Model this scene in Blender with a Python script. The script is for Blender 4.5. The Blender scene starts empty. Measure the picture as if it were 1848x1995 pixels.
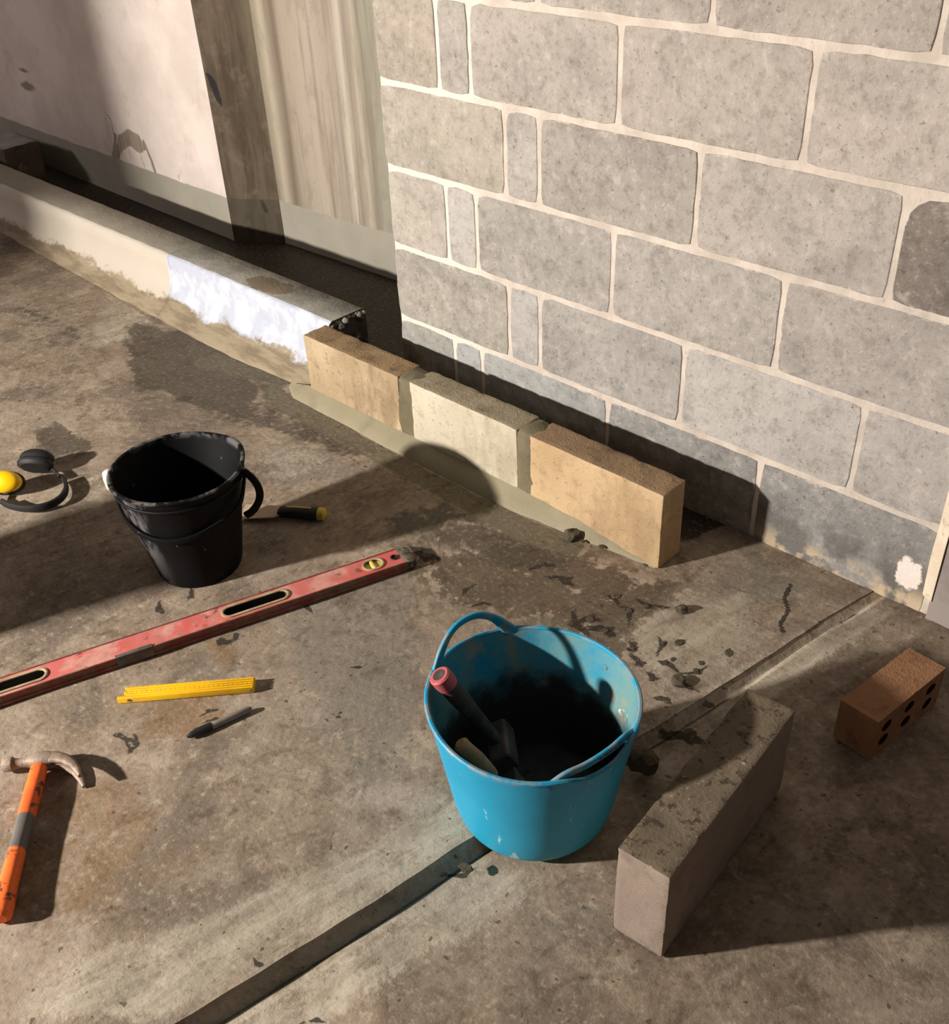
import bpy, bmesh, math, random
import numpy as np
from mathutils import Vector, Matrix, noise as mnoise

# ------------------------------------------------------------------ camera, world, lamp, exposure
SC = bpy.context.scene
COL = SC.collection
cam_d = bpy.data.cameras.new('camera')
cam = bpy.data.objects.new('camera', cam_d); COL.objects.link(cam)
cam_d.sensor_fit = 'HORIZONTAL'; cam_d.sensor_width = 36.0
cam_d.lens = 36.0 * 2044.76 / 1848.0
cam_d.clip_start = 0.02
def cam_axes(yaw, pitch, roll):
    cy, sy = math.cos(yaw), math.sin(yaw)
    f = Vector((sy*math.cos(pitch), cy*math.cos(pitch), math.sin(pitch)))
    r = Vector((cy, -sy, 0)); u = r.cross(f)
    return (r*math.cos(roll)+u*math.sin(roll), u*math.cos(roll)-r*math.sin(roll), f)
R_, U_, F_ = cam_axes(-0.79706, -0.61703, -0.05103)
M = Matrix.Identity(4)
for i in range(3):
    M[i][0] = R_[i]; M[i][1] = U_[i]; M[i][2] = -F_[i]
M.translation = Vector((1.893, -1.911, 1.565))
cam.matrix_world = M
SC.camera = cam

world = bpy.data.worlds.new('world'); SC.world = world
world.use_nodes = True
world.node_tree.nodes['Background'].inputs[0].default_value = (1.0, 0.87, 0.78, 1)
world.node_tree.nodes['Background'].inputs[1].default_value = 0.10

LAMP = Vector((-1.2, -4.12, 1.58))
ld = bpy.data.lights.new('work_light', 'AREA'); ld.shape = 'RECTANGLE'; ld.size = 0.16; ld.size_y = 0.10
ld.energy = 335; ld.color = (1.0, 0.935, 0.865)
lo = bpy.data.objects.new('work_light', ld); COL.objects.link(lo)
lo.location = LAMP
lo.rotation_euler = (Vector((0.55, -0.4, 0.25)) - LAMP).to_track_quat('-Z', 'Y').to_euler()

l2 = bpy.data.lights.new('second_work_light', 'AREA'); l2.shape = 'RECTANGLE'; l2.size = 0.5; l2.size_y = 0.3
l2.energy = 26; l2.color = (1.0, 0.86, 0.84)
lo2 = bpy.data.objects.new('second_work_light', l2); COL.objects.link(lo2); lo2.location = (-4.9, -2.6, 1.7)
lo2.rotation_euler = (Vector((-3.4, 0.3, 0.3)) - lo2.location).to_track_quat('-Z', 'Y').to_euler()

SC.view_settings.view_transform = 'Standard'; SC.view_settings.look = 'None'
SC.view_settings.gamma = 1.0; SC.view_settings.exposure = 0.0
SC.view_settings.use_curve_mapping = False

rng = random.Random(7)

# ------------------------------------------------------------------ helpers
def lin(c):
    return tuple(((v/255)/12.92 if v/255 <= 0.04045 else ((v/255+0.055)/1.055)**2.4) for v in c) + (1.0,)

class NT:
    """small shader-graph writer"""
    def __init__(s, name):
        s.m = bpy.data.materials.new(name); s.m.use_nodes = True
        s.t = s.m.node_tree; s.b = s.t.nodes['Principled BSDF']
        s.tc = s.t.nodes.new('ShaderNodeTexCoord'); s.obj = s.tc.outputs['Object']
        s.geo = s.t.nodes.new('ShaderNodeNewGeometry'); s.pos = s.geo.outputs['Position']
    def set(s, sock, v):
        if hasattr(v, 'is_linked') or isinstance(v, bpy.types.NodeSocket): s.t.links.new(v, sock)
        else: sock.default_value = v
    def noise(s, scale, vec=None, detail=3, rough=.6, dist=0.0):
        n = s.t.nodes.new('ShaderNodeTexNoise'); n.inputs['Scale'].default_value = scale
        n.inputs['Detail'].default_value = detail; n.inputs['Roughness'].default_value = rough
        n.inputs['Distortion'].default_value = dist
        s.t.links.new(vec or s.pos, n.inputs['Vector']); return n.outputs['Fac']
    def voro(s, scale, vec=None):
        n = s.t.nodes.new('ShaderNodeTexVoronoi'); n.inputs['Scale'].default_value = scale
        s.t.links.new(vec or s.pos, n.inputs['Vector']); return n.outputs['Distance']
    def scalev(s, sc, vec=None):
        n = s.t.nodes.new('ShaderNodeVectorMath'); n.operation = 'MULTIPLY'
        s.t.links.new(vec or s.pos, n.inputs[0]); n.inputs[1].default_value = sc; return n.outputs[0]
    def rotz(s, ang, vec=None):
        n = s.t.nodes.new('ShaderNodeVectorRotate'); n.rotation_type = 'Z_AXIS'
        s.t.links.new(vec or s.pos, n.inputs['Vector']); n.inputs['Angle'].default_value = ang; return n.outputs[0]
    def math(s, op, a, b=0.0, clamp=False):
        n = s.t.nodes.new('ShaderNodeMath'); n.operation = op; n.use_clamp = clamp
        s.set(n.inputs[0], a); s.set(n.inputs[1], b); return n.outputs[0]
    def step(s, v, a, b, inv=False):
        n = s.t.nodes.new('ShaderNodeMapRange'); n.interpolation_type = 'SMOOTHSTEP'
        s.set(n.inputs['Value'], v); n.inputs['From Min'].default_value = a; n.inputs['From Max'].default_value = b
        if inv: n.inputs['To Min'].default_value = 1; n.inputs['To Max'].default_value = 0
        return n.outputs['Result']
    def mix(s, f, a, b, mode='MIX'):
        n = s.t.nodes.new('ShaderNodeMix'); n.data_type = 'RGBA'; n.blend_type = mode
        s.set(n.inputs[0], f); s.set(n.inputs[6], a); s.set(n.inputs[7], b); return n.outputs[2]
    def sep(s, vec):
        n = s.t.nodes.new('ShaderNodeSeparateXYZ'); s.t.links.new(vec, n.inputs[0]); return n.outputs
    def attr(s, name):
        n = s.t.nodes.new('ShaderNodeAttribute'); n.attribute_name = name; return n
    def ramp(s, f, stops):
        n = s.t.nodes.new('ShaderNodeValToRGB'); s.set(n.inputs[0], f)
        e = n.color_ramp.elements
        while len(e) < len(stops): e.new(0.5)
        for i, (p, c) in enumerate(stops): e[i].position = p; e[i].color = c
        return n.outputs[0]
    def bump(s, h, strength=.4, dist=.004):
        n = s.t.nodes.new('ShaderNodeBump'); n.inputs['Strength'].default_value = strength
        n.inputs['Distance'].default_value = dist; s.set(n.inputs['Height'], h)
        s.t.links.new(n.outputs[0], s.b.inputs['Normal'])
    def done(s, color, rough=.85, metal=0.0, spec=.3):
        s.set(s.b.inputs['Base Color'], color); s.set(s.b.inputs['Roughness'], rough)
        s.set(s.b.inputs['Metallic'], metal); s.b.inputs['Specular IOR Level'].default_value = spec
        return s.m

def grainy(name, base, dark, light, s1=6, s2=45, pit=.5, bump=.5, rough=.9, vec='pos'):
    """mottled mineral surface: large tone drift, grain, small pits"""
    g = NT(name); v = g.pos if vec == 'pos' else g.obj
    c = g.mix(g.step(g.noise(s1, v, 4), .35, .7), lin(base), lin(light))
    c = g.mix(g.math('MULTIPLY', g.step(g.noise(s1*2.3, v, 5), .52, .72), .75), c, lin(dark))
    fine = g.noise(s2, v, 4, .7)
    c = g.mix(g.math('MULTIPLY', g.step(fine, .58, .75), pit), c, lin(tuple(x*.55 for x in dark)))
    g.bump(g.math('ADD', fine, g.math('MULTIPLY', g.noise(s2*4, v, 2), .5)), bump, .004)
    return g.done(c, rough)

def plain(name, c, c2=None, scale=30, rough=.5, spec=.4, metal=0, dirt=None, dirt_amt=.5, bump=0.0, th=(.5, .7)):
    g = NT(name)
    col = lin(c)
    if c2: col = g.mix(g.step(g.noise(scale*.4, g.obj, 4), .4, .65), lin(c), lin(c2))
    if dirt: col = g.mix(g.math('MULTIPLY', g.step(g.noise(scale, g.obj, 5, .7), *th), dirt_amt), col, lin(dirt))
    if bump: g.bump(g.noise(scale*3, g.obj, 3), bump, .002)
    return g.done(col, rough, metal, spec)

class MB:
    def __init__(s): s.v = []; s.f = []; s.mi = []
    def add(s, vs, fs, mi=0):
        o = len(s.v); s.v += [tuple(v) for v in vs]
        for f in fs: s.f.append(tuple(i+o for i in f)); s.mi.append(mi)
    def box(s, x0, x1, y0, y1, z0, z1, mi=0):
        s.add([(x, y, z) for z in (z0, z1) for y in (y0, y1) for x in (x0, x1)],
              [(0,2,3,1),(4,5,7,6),(0,1,5,4),(2,6,7,3),(0,4,6,2),(1,3,7,5)], mi)
    def lathe(s, prof, c=(0,0,0), n=40, mi=0, sx=1, sy=1):
        vs = []; fs = []
        for (r, z) in prof:
            for k in range(n):
                a = 2*math.pi*k/n; vs.append((c[0]+r*sx*math.cos(a), c[1]+r*sy*math.sin(a), c[2]+z))
        for i in range(len(prof)-1):
            for k in range(n):
                k2 = (k+1) % n; fs.append((i*n+k, i*n+k2, (i+1)*n+k2, (i+1)*n+k))
        s.add(vs, fs, mi)
        for i, fl in ((0, True), (len(prof)-1, False)):
            if prof[i][0] > 1e-6:
                ring = [vs[i*n+k] for k in range(n)]
                f = tuple(range(n)); s.add(ring, [f[::-1] if fl else f], mi) if s.caps else None
    caps = True
    def tube(s, path, sect, up=(0,0,1), n=12, mi=0, closed=False, cap=True):
        """sweep: sect = list of (half width, half height) per point; superellipse section"""
        P = [Vector(p) for p in path]; m = len(P); vs = []
        up = Vector(up)
        for i, p in enumerate(P):
            a = P[(i-1) % m] if (closed or i > 0) else P[i]; b = P[(i+1) % m] if (closed or i < m-1) else P[i]
            t = (b-a).normalized()
            w = t.cross(up)
            if w.length < 1e-4: w = t.cross(Vector((1,0,0)))
            w.normalize(); h = w.cross(t).normalized()
            sc = sect[i] if isinstance(sect, list) else sect
            ex = sc[2] if len(sc) > 2 else 1.0
            for k in range(n):
                an = 2*math.pi*k/n + math.pi/n
                ca, sa = math.cos(an), math.sin(an)
                ca = math.copysign(abs(ca)**ex, ca); sa = math.copysign(abs(sa)**ex, sa)
                vs.append(p + w*ca*sc[0] + h*sa*sc[1])
        fs = []
        for i in range(m if closed else m-1):
            j = (i+1) % m
            for k in range(n):
                k2 = (k+1) % n; fs.append((i*n+k, i*n+k2, j*n+k2, j*n+k))
        if cap and not closed:
            fs.append(tuple(range(n))[::-1]); fs.append(tuple((m-1)*n+k for k in range(n)))
        s.add(vs, fs, mi)
    def build(s, name, mats, parent=None, smooth=False, loc=None, angle=40):
        me = bpy.data.meshes.new(name); me.from_pydata(s.v, [], s.f)
        if not isinstance(mats, (list, tuple)): mats = [mats]
        for m in mats: me.materials.append(m)
        me.polygons.foreach_set('material_index', s.mi)
        bm = bmesh.new(); bm.from_mesh(me); bmesh.ops.remove_doubles(bm, verts=bm.verts, dist=1e-6)
        bmesh.ops.recalc_face_normals(bm, faces=bm.faces)
        for f in bm.faces: f.smooth = smooth
        if smooth:
            for e in bm.edges:
                if len(e.link_faces) == 2 and e.calc_face_angle(0) > math.radians(angle): e.smooth = False
        bm.to_mesh(me); bm.free()
        return link(name, me, parent, loc)

def link(name, me, parent=None, loc=None):
    o = bpy.data.objects.new(name, me); COL.objects.link(o)
    if parent: o.parent = parent
    if loc: o.location = loc
    return o
def thing(name, label, cat, loc=(0,0,0), rz=0.0, group=None):
    o = bpy.data.objects.new(name, None); COL.objects.link(o); o.empty_display_size = .05
    o.location = loc; o.rotation_euler = (0, 0, rz)
    return tag(o, label, cat, group)
def tag(o, label, cat, group=None):
    o['label'] = label; o['category'] = cat
    if group: o['group'] = group
    return o
def struct(o): o['kind'] = 'structure'; return o

def rough_block(name, size, mats, parent=None, loc=(0,0,0), bev=.006, cuts=14, jit=.0025, seed=0, freq=18, topmat=None, chip=.006, rz=0):
    """cuboid with arrises worn uneven; base at z=0, centred in x, y"""
    lx, ly, lz = size
    bm = bmesh.new(); bmesh.ops.create_cube(bm, size=1)
    for v in bm.verts: v.co = Vector((v.co.x*lx, v.co.y*ly, (v.co.z+.5)*lz))
    L = max(size)
    for ax, l in ((0, lx), (1, ly), (2, lz)):
        n = max(2, int(cuts*l/L))
        es = [e for e in bm.edges if abs((e.verts[0].co-e.verts[1].co)[ax]) > l*.99]
        bmesh.ops.subdivide_edges(bm, edges=es, cuts=n, use_grid_fill=True)
    sharp = [e for e in bm.edges if len(e.link_faces) == 2 and e.calc_face_angle(0) > 1]
    bmesh.ops.bevel(bm, geom=sharp, offset=bev, segments=2, affect='EDGES', profile=.6, clamp_overlap=True)
    off = Vector((seed*3.1, seed*1.7, seed*.9))
    for v in bm.verts:
        q = v.co + off
        d = Vector((mnoise.noise(q*freq), mnoise.noise(q*freq+Vector((9,0,0))), mnoise.noise(q*freq+Vector((0,9,0)))))*jit
        ex = min(lx/2-abs(v.co.x), 1); ey = min(ly/2-abs(v.co.y), 1); ez = min(v.co.z, lz-v.co.z)
        k = sorted((ex, ey, ez))
        if k[1] < bev*1.5:   # arris: chips
            c = max(0, mnoise.noise(q*38)-.1)*chip*2
            cen = Vector((0, 0, lz/2)); dirv = (cen-v.co); dirv = Vector((dirv.x/lx if ex < bev*1.5 else 0, dirv.y/ly if ey < bev*1.5 else 0, dirv.z/lz if ez < bev*1.5 else 0))
            if dirv.length > 0: d += dirv.normalized()*c
        if v.co.z < .002: d.z = 0
        v.co += d
    me = bpy.data.meshes.new(name)
    if not isinstance(mats, (list, tuple)): mats = [mats]
    for f in bm.faces:
        f.smooth = True
        f.material_index = 1 if (topmat and f.normal.z > .7) else 0
    for e in bm.edges:
        if len(e.link_faces) == 2 and e.calc_face_angle(0) > .9: e.smooth = False
    bm.to_mesh(me); bm.free()
    for m in mats: me.materials.append(m)
    o = link(name, me, parent, loc); o.rotation_euler = (0, 0, rz); return o

def sdist(P, poly):
    """signed distance (inside positive) of points P (n,2) to polygon"""
    Q = np.asarray(poly, float); n = len(Q)
    d = np.full(len(P), 1e9); ins = np.zeros(len(P), bool)
    for i in range(n):
        a, b = Q[i], Q[(i+1) % n]; e = b-a; w = P-a
        t = np.clip((w@e)/max(e@e, 1e-12), 0, 1); q = w-t[:, None]*e
        d = np.minimum(d, (q*q).sum(1))
        c = (a[1] > P[:, 1]) != (b[1] > P[:, 1])
        with np.errstate(divide='ignore', invalid='ignore'):
            xi = (b[0]-a[0])*(P[:, 1]-a[1])/(b[1]-a[1])+a[0]
        ins ^= c & (P[:, 0] < xi)
    return np.sqrt(d)*np.where(ins, 1, -1)
def soft(P, poly, w): return np.clip(.5+sdist(P, poly)/(2*w), 0, 1)
def sline(P, pts, w):
    d = np.full(len(P), 1e9)
    for a, b in zip(pts[:-1], pts[1:]):
        a = np.array(a); e = np.array(b)-a; q = P-a; t = np.clip((q@e)/(e@e), 0, 1)
        d = np.minimum(d, np.hypot(*(q-t[:, None]*e).T))
    return np.clip(1-d/w, 0, 1)
def grid_mesh(name, V, nx, ny, mats, attrs, keep=None):
    I = np.arange(nx*ny).reshape(nx, ny)
    F = np.stack([I[:-1, :-1], I[1:, :-1], I[1:, 1:], I[:-1, 1:]], -1).reshape(-1, 4)
    me = bpy.data.meshes.new(name)
    me.vertices.add(len(V)); me.vertices.foreach_set('co', V.astype(np.float32).ravel())
    me.loops.add(F.size); me.loops.foreach_set('vertex_index', F.astype(np.int32).ravel())
    me.polygons.add(len(F)); me.polygons.foreach_set('loop_start', np.arange(0, F.size, 4, dtype=np.int32))
    me.update(calc_edges=True)
    me.polygons.foreach_set('use_smooth', np.ones(len(F), bool))
    for k, A in attrs.items():
        if A.ndim == 2:
            at = me.attributes.new(k, 'FLOAT_COLOR', 'POINT'); at.data.foreach_set('color', A.astype(np.float32).ravel())
        else:
            at = me.attributes.new(k, 'FLOAT', 'POINT'); at.data.foreach_set('value', A.astype(np.float32).ravel())
    for m in mats: me.materials.append(m)
    return link(name, me)
def axis(lo, f0, f1, hi, fine, coarse):
    a = np.arange(f0, f1+1e-6, fine)
    l = np.linspace(lo, f0, max(2, int((f0-lo)/coarse)))[:-1]; r = np.linspace(f1, hi, max(2, int((hi-f1)/coarse)))[1:]
    return np.concatenate([l, a, r])

# ------------------------------------------------------------------ floor
g = NT('concrete_floor')
A = g.attr('tone'); cs = g.t.nodes.new('ShaderNodeSeparateColor'); g.t.links.new(A.outputs['Color'], cs.inputs[0])
aw, ap, ab = cs.outputs[0], cs.outputs[1], cs.outputs[2]
asp = A.outputs['Alpha']
B = g.attr('tone_two'); cs2 = g.t.nodes.new('ShaderNodeSeparateColor'); g.t.links.new(B.outputs['Color'], cs2.inputs[0])
acool, adark, afilm = cs2.outputs[0], cs2.outputs[1], cs2.outputs[2]
n1 = g.noise(2.2, None, 4); n2 = g.noise(11, None, 5, .62, .6); n3 = g.noise(42, None, 4, .65); n4 = g.noise(190, None, 3, .7)
streak = g.math('ADD', g.math('MULTIPLY', g.noise(1, g.scalev((17, 2.6, 1), g.rotz(.185)), 5, .7, .35), .7), g.math('MULTIPLY', g.noise(9, None, 5, .7), .3))
c = g.mix(g.step(n1, .35, .68), lin((140,123,104)), lin((146,132,115)))
c = g.mix(g.math('MULTIPLY', g.step(n2, .48, .70), .7), c, lin((112,96,78)))
c = g.mix(g.math('MULTIPLY', g.step(n2, .47, .28), .6), c, lin((178,163,142)))
c = g.mix(g.math('MULTIPLY', g.step(n3, .52, .68), .42), c, lin((102,88,73)))
n0 = g.noise(4.2, None, 5, .62, .5)
c = g.mix(g.math('MULTIPLY', g.step(n0, .50, .64), .68), c, lin((102,90,78)))
c = g.mix(g.math('MULTIPLY', g.step(n0, .46, .32), .55), c, lin((172,157,141)))
c = g.mix(g.math('MULTIPLY', g.step(n3, .44, .30), .5), c, lin((188,173,152)))
def edge(a, k=.7, lo=.38, hi=.62):
    j = g.math('ADD', g.math('MULTIPLY', g.math('SUBTRACT', n2, .5), k), g.math('MULTIPLY', g.math('SUBTRACT', n3, .5), k*.7))
    return g.step(g.math('ADD', a, g.math('MULTIPLY', j, g.math('MULTIPLY', g.math('MULTIPLY', a, g.math('SUBTRACT', 1.0, a)), 4.0))), lo, hi)
mb = edge(ab); mc = edge(acool)
c = g.mix(g.math('MULTIPLY', mb, .6), c, lin((132,104,74)))
c = g.mix(g.math('MULTIPLY', mc, .75), c, lin((126,118,106)))
mp = g.math('MULTIPLY', edge(ap, 1.6, .3, .75), g.math('ADD', .22, g.math('MULTIPLY', g.step(streak, .38, .64), .55)))
c = g.mix(mp, c, lin((190,180,160)))
# splashed zone: dark blotches with pale crazing between
sp1 = g.math('ADD', g.math('MULTIPLY', g.noise(13, None, 5, .68, .25), .72), g.math('MULTIPLY', g.noise(34, None, 4, .6), .28))
msp = g.step(g.math('ADD', sp1, g.math('MULTIPLY', asp, .30)), .62, .70)
c = g.mix(g.math('MULTIPLY', g.math('MULTIPLY', msp, g.math('ADD', .25, g.math('MULTIPLY', g.step(asp, .1, .8), .75))), .8), c, g.mix(n3, lin((78,66,52)), lin((98,82,62))))
rim = g.math('MULTIPLY', g.step(g.math('ADD', sp1, g.math('MULTIPLY', asp, .30)), .56, .62), g.math('SUBTRACT', 1.0, msp))
c = g.mix(g.math('MULTIPLY', g.math('MULTIPLY', rim, g.step(asp, .3, .8)), .72), c, lin((182,166,147)))
mw = edge(aw, .9)
c = g.mix(g.math('MULTIPLY', mw, .82), c, g.mix(n3, lin((62,55,46)), lin((88,80,68))))
mf = edge(afilm, .6)
c = g.mix(g.math('MULTIPLY', mf, .85), c, g.mix(n2, lin((94,87,71)), lin((116,108,88))))
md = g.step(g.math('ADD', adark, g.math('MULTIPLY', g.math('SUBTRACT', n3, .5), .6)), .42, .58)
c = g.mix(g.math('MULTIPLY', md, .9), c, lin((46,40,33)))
n5 = g.noise(85, None, 4, .7)
c = g.mix(g.math('MULTIPLY', g.step(n5, .53, .66), .38), c, g.mix(1.0, c, lin((165,158,150)), 'MULTIPLY'))
c = g.mix(g.math('MULTIPLY', g.step(n5, .45, .34), .22), c, lin((196,182,162)))
n6 = g.noise(24, g.scalev((1, .55, 1), g.rotz(.185)), 5, .7, .4)
c = g.mix(g.math('MULTIPLY', g.step(n6, .53, .66), .5), c, g.mix(1.0, c, lin((178,168,156)), 'MULTIPLY'))
c = g.mix(g.math('MULTIPLY', g.step(n4, .58, .72), .4), c, lin((80,68,56)))
c = g.mix(g.math('MULTIPLY', g.step(g.noise(48, None, 2, .5), .69, .73), .75), c, lin((72,60,48)))
h = g.math('ADD', g.math('MULTIPLY', n2, .9), g.math('ADD', g.math('MULTIPLY', n3, .45), g.math('MULTIPLY', n4, .16)))
h = g.math('ADD', h, g.math('MULTIPLY', mp, g.math('MULTIPLY', streak, .5)))
g.bump(h, .5, .006)
M_floor = g.done(c, g.math('SUBTRACT', .9, g.math('MULTIPLY', mw, .3)), 0, .3)

O2 = np.array((.913, -1.654)); SD = np.array((.183, .983)); TD = np.array((.983, -.183))
sa = axis(-3.6, -.5, 2.05, 2.6, .0075, .12); ta = np.concatenate([axis(-6.0, -1.7, -.0075, -.0075, .0075, .12)[:-1], [-.012, -.006, -.0008, .0008, .004, .009, .015, .0195], axis(.0235, .0235, .75, 3.0, .0075, .12)])
S, T = np.meshgrid(sa, ta, indexing='ij'); S = S.ravel(); T = T.ravel()
wob = .003*np.sin(S*7)+.0012*np.sin(S*19+1)+.0006*np.sin(S*57)
T2 = T + wob*np.exp(-np.abs(T)/.05)
P = O2 + S[:, None]*SD + T2[:, None]*TD
def lerp(x, xs, ys): return np.interp(x, xs, ys)
dep = lerp(S, [-3.6, 0, .55, .9, 1.15, 1.35, 1.6, 1.7, 2.6], [.028, .028, .026, .022, .016, .011, .006, 0, 0])
wid = .15 + .035*np.sin(S*17)+.02*np.sin(S*41) + .01*np.sin(S*31+2)
Z = np.where(T > 0, -dep*np.clip(T/.020, 0, 1)*np.exp(-np.clip(T-.02, 0, 9)/wid), 0.0)
Z += np.where(T < 0, .003*np.exp(T/.04), 0)*(dep > 0)
# two shallow trowel ridges right of the joint, near the wall
for off in (.075, .15):
    Z += .004*np.exp(-((T-off)/.012)**2)*np.clip((S-1.1)/.2, 0, 1)*np.clip((1.72-S)/.1, 0, 1)
t1 = np.zeros((len(P), 4)); t2 = np.zeros((len(P), 4)); t2[:, 3] = 1
def put(arr, ch, poly, w=.03, amt=1.0): arr[:, ch] = np.maximum(arr[:, ch], soft(P, poly, w)*amt)
W, PA, BR, SP = 0, 1, 2, 3
put(t1, W, [(-1.394,-0.363),(-1.304,-0.248),(-0.895,-0.211),(-0.591,-0.192),(-0.705,-0.309),(-0.620,-0.429),(-0.680,-0.520),(-0.879,-0.539),(-1.030,-0.577)], .02, .85)
put(t1, W, [(-0.866,-0.528),(-0.809,-0.394),(-0.558,-0.378),(-0.339,-0.315),(-0.070,-0.312),(-0.097,-0.423),(-0.340,-0.468),(-0.541,-0.523)], .05, .62)
put(t1, W, [(0.129,-0.565),(0.187,-0.362),(0.410,-0.324),(0.664,-0.329),(0.686,-0.413),(0.527,-0.526),(0.363,-0.535),(0.199,-0.593)], .06, .62)
put(t1, W, [(-2.123,-0.487),(-1.792,-0.404),(-1.332,-0.417),(-1.178,-0.585),(-1.631,-0.608),(-1.761,-0.660)], .12, .5)  # shade over the far-left floor, put into its tone
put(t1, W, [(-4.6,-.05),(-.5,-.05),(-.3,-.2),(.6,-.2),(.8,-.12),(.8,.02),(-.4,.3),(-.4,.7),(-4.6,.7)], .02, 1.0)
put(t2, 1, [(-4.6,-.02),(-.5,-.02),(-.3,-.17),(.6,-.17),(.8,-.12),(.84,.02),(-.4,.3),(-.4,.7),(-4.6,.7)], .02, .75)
put(t1, PA, [(0.685,-1.865),(0.688,-1.727),(0.803,-1.441),(0.904,-1.147),(0.932,-1.035),(1.022,-1.101),(0.952,-1.467),(0.905,-1.661)], .035, .9)
put(t1, PA, [(0.913,-1.654),(1.010,-1.096),(1.060,-1.095),(1.028,-1.264),(0.998,-1.461),(0.970,-1.601)], .01, 1.0)  # paler tone that lightens the shadow band along the joint
put(t1, PA, [(0.974,-1.614),(1.048,-1.128),(1.165,-1.050),(1.156,-1.146),(1.097,-1.352),(1.088,-1.493)], .035, .95)
put(t1, PA, [(1.078,-0.595),(1.136,-0.342),(1.218,-0.046),(1.302,-0.020),(1.248,-0.367),(1.186,-0.537),(1.119,-0.670)], .03, .75)
put(t1, PA, [(0.810,-0.564),(0.887,-0.287),(1.011,-0.203),(1.127,-0.286),(1.114,-0.465),(1.053,-0.579),(0.943,-0.555)], .05, .85)
put(t1, PA, [(-0.433,-0.546),(-0.294,-0.429),(-0.098,-0.441),(-0.145,-0.548),(-0.233,-0.656)], .04, .55)
put(t1, PA, [(-0.737,-1.151),(-0.622,-0.902),(-0.495,-0.912),(-0.573,-1.229)], .03, .45)
put(t1, PA, [(-1.799,-0.229),(-1.275,-0.267),(-1.303,-0.394),(-1.344,-0.528),(-1.164,-0.573),(-0.984,-0.605),(-1.158,-0.615),(-1.395,-0.520)], .02, .6)
put(t1, PA, [(-2.328,-0.389),(-1.729,-0.354),(-1.275,-0.267),(-0.918,-0.277),(-0.898,-0.332),(-1.449,-0.327),(-2.198,-0.451)], .02, .35)
put(t1, W, [(-0.865,-1.027),(-0.923,-0.966),(-0.967,-0.911),(-0.941,-0.858),(-0.876,-0.834),(-0.783,-0.848),(-0.690,-0.872),(-0.724,-0.926),(-0.774,-0.979)], .010, .72)
put(t1, BR, [(0.284,-1.301),(0.359,-1.186),(0.466,-1.235),(0.415,-1.336),(0.341,-1.384)], .04, .8)
put(t1, BR, [(0.180,-1.130),(0.221,-1.048),(0.329,-1.098),(0.305,-1.161)], .03, .7)
put(t1, BR, [(0.031,-1.585),(0.384,-1.364),(0.743,-1.353),(0.736,-1.583),(0.592,-1.839)], .15, .55)
put(t1, SP, [(0.363,-0.535),(0.454,-0.373),(0.645,-0.305),(0.800,-0.288),(0.883,-0.241),(0.901,-0.347),(0.901,-0.462),(0.961,-0.560),(0.911,-0.584),(0.737,-0.583),(0.616,-0.621),(0.524,-0.677),(0.379,-0.654)], .06, .95)
put(t1, SP, [(0.807,-0.357),(0.943,-0.287),(1.123,-0.478),(1.194,-0.657),(1.129,-0.766),(0.980,-0.604)], .06, .34)
put(t1, SP, [(0.216,-0.898),(0.285,-0.736),(0.425,-0.614),(0.575,-0.679),(0.626,-0.856),(0.378,-0.967)], .08, .40)
put(t1, SP, [(1.156,-1.146),(1.716,-0.724),(1.776,-0.859),(1.296,-1.301)], .12, .42)
put(t1, SP, [(1.351,-0.743),(1.557,-0.365),(1.688,-0.661),(1.441,-0.887)], .08, .45)
put(t1, SP, [(-1.846,-0.619),(-1.406,-0.373),(-0.834,-0.729),(-1.001,-1.024)], .1, .42)
put(t1, SP, [(0.406,-1.154),(0.461,-0.732),(0.692,-0.860),(0.931,-1.122),(0.667,-1.198)], .12, .25)
CO, DK, FI = 0, 1, 2
put(t2, CO, [(0.116,-0.883),(0.339,-0.583),(0.540,-0.710),(0.860,-1.025),(0.798,-1.179),(0.530,-1.141),(0.278,-1.033)], .12, .7)
put(t2, CO, [(1.083,-1.132),(1.286,-0.947),(1.398,-1.100),(1.243,-1.242)], .1, .6)
put(t2, CO, [(-0.531,-0.475),(-0.030,-0.349),(0.020,-0.505),(-0.171,-0.668),(-0.341,-0.612)], .08, .6)
put(t2, CO, [(0.881,-0.217),(0.935,-0.014),(1.148,-0.010),(1.142,-0.183),(1.007,-0.301)], .08, .6)
put(t2, FI, [(-0.716,-0.304),(-0.574,-0.287),(-0.212,-0.304),(0.075,-0.311),(0.409,-0.304),(0.618,-0.292),(0.629,-0.345),(0.468,-0.389),(0.223,-0.379),(-0.043,-0.376),(-0.317,-0.373),(-0.558,-0.378)], .012, .95)
put(t2, FI, [(-0.963,-0.267),(-0.646,-0.148),(-0.537,-0.235),(-0.680,-0.287),(-0.879,-0.385),(-1.087,-0.367)], .03, .7)
put(t2, FI, [(0.680,-0.622),(0.692,-0.530),(0.825,-0.529),(0.749,-0.596),(0.588,-0.692)], .02, .6)
for (ln, w, a) in (([(1.070,-0.103),(1.083,-0.152),(1.112,-0.186),(1.122,-0.235),(1.141,-0.256)], .009, 1.15),
                   ([(-0.459,-0.376),(-0.248,-0.390),(-0.086,-0.413),(0.069,-0.382)], .009, .62), ([(0.098,-0.391),(0.258,-0.395),(0.390,-0.399),(0.511,-0.380)], .009, .55),
                   ([(1.113,-0.041),(1.175,-0.060),(1.239,-0.040)], .008, .5)):
    t2[:, DK] = np.maximum(t2[:, DK], sline(P, ln, w)*a)
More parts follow.
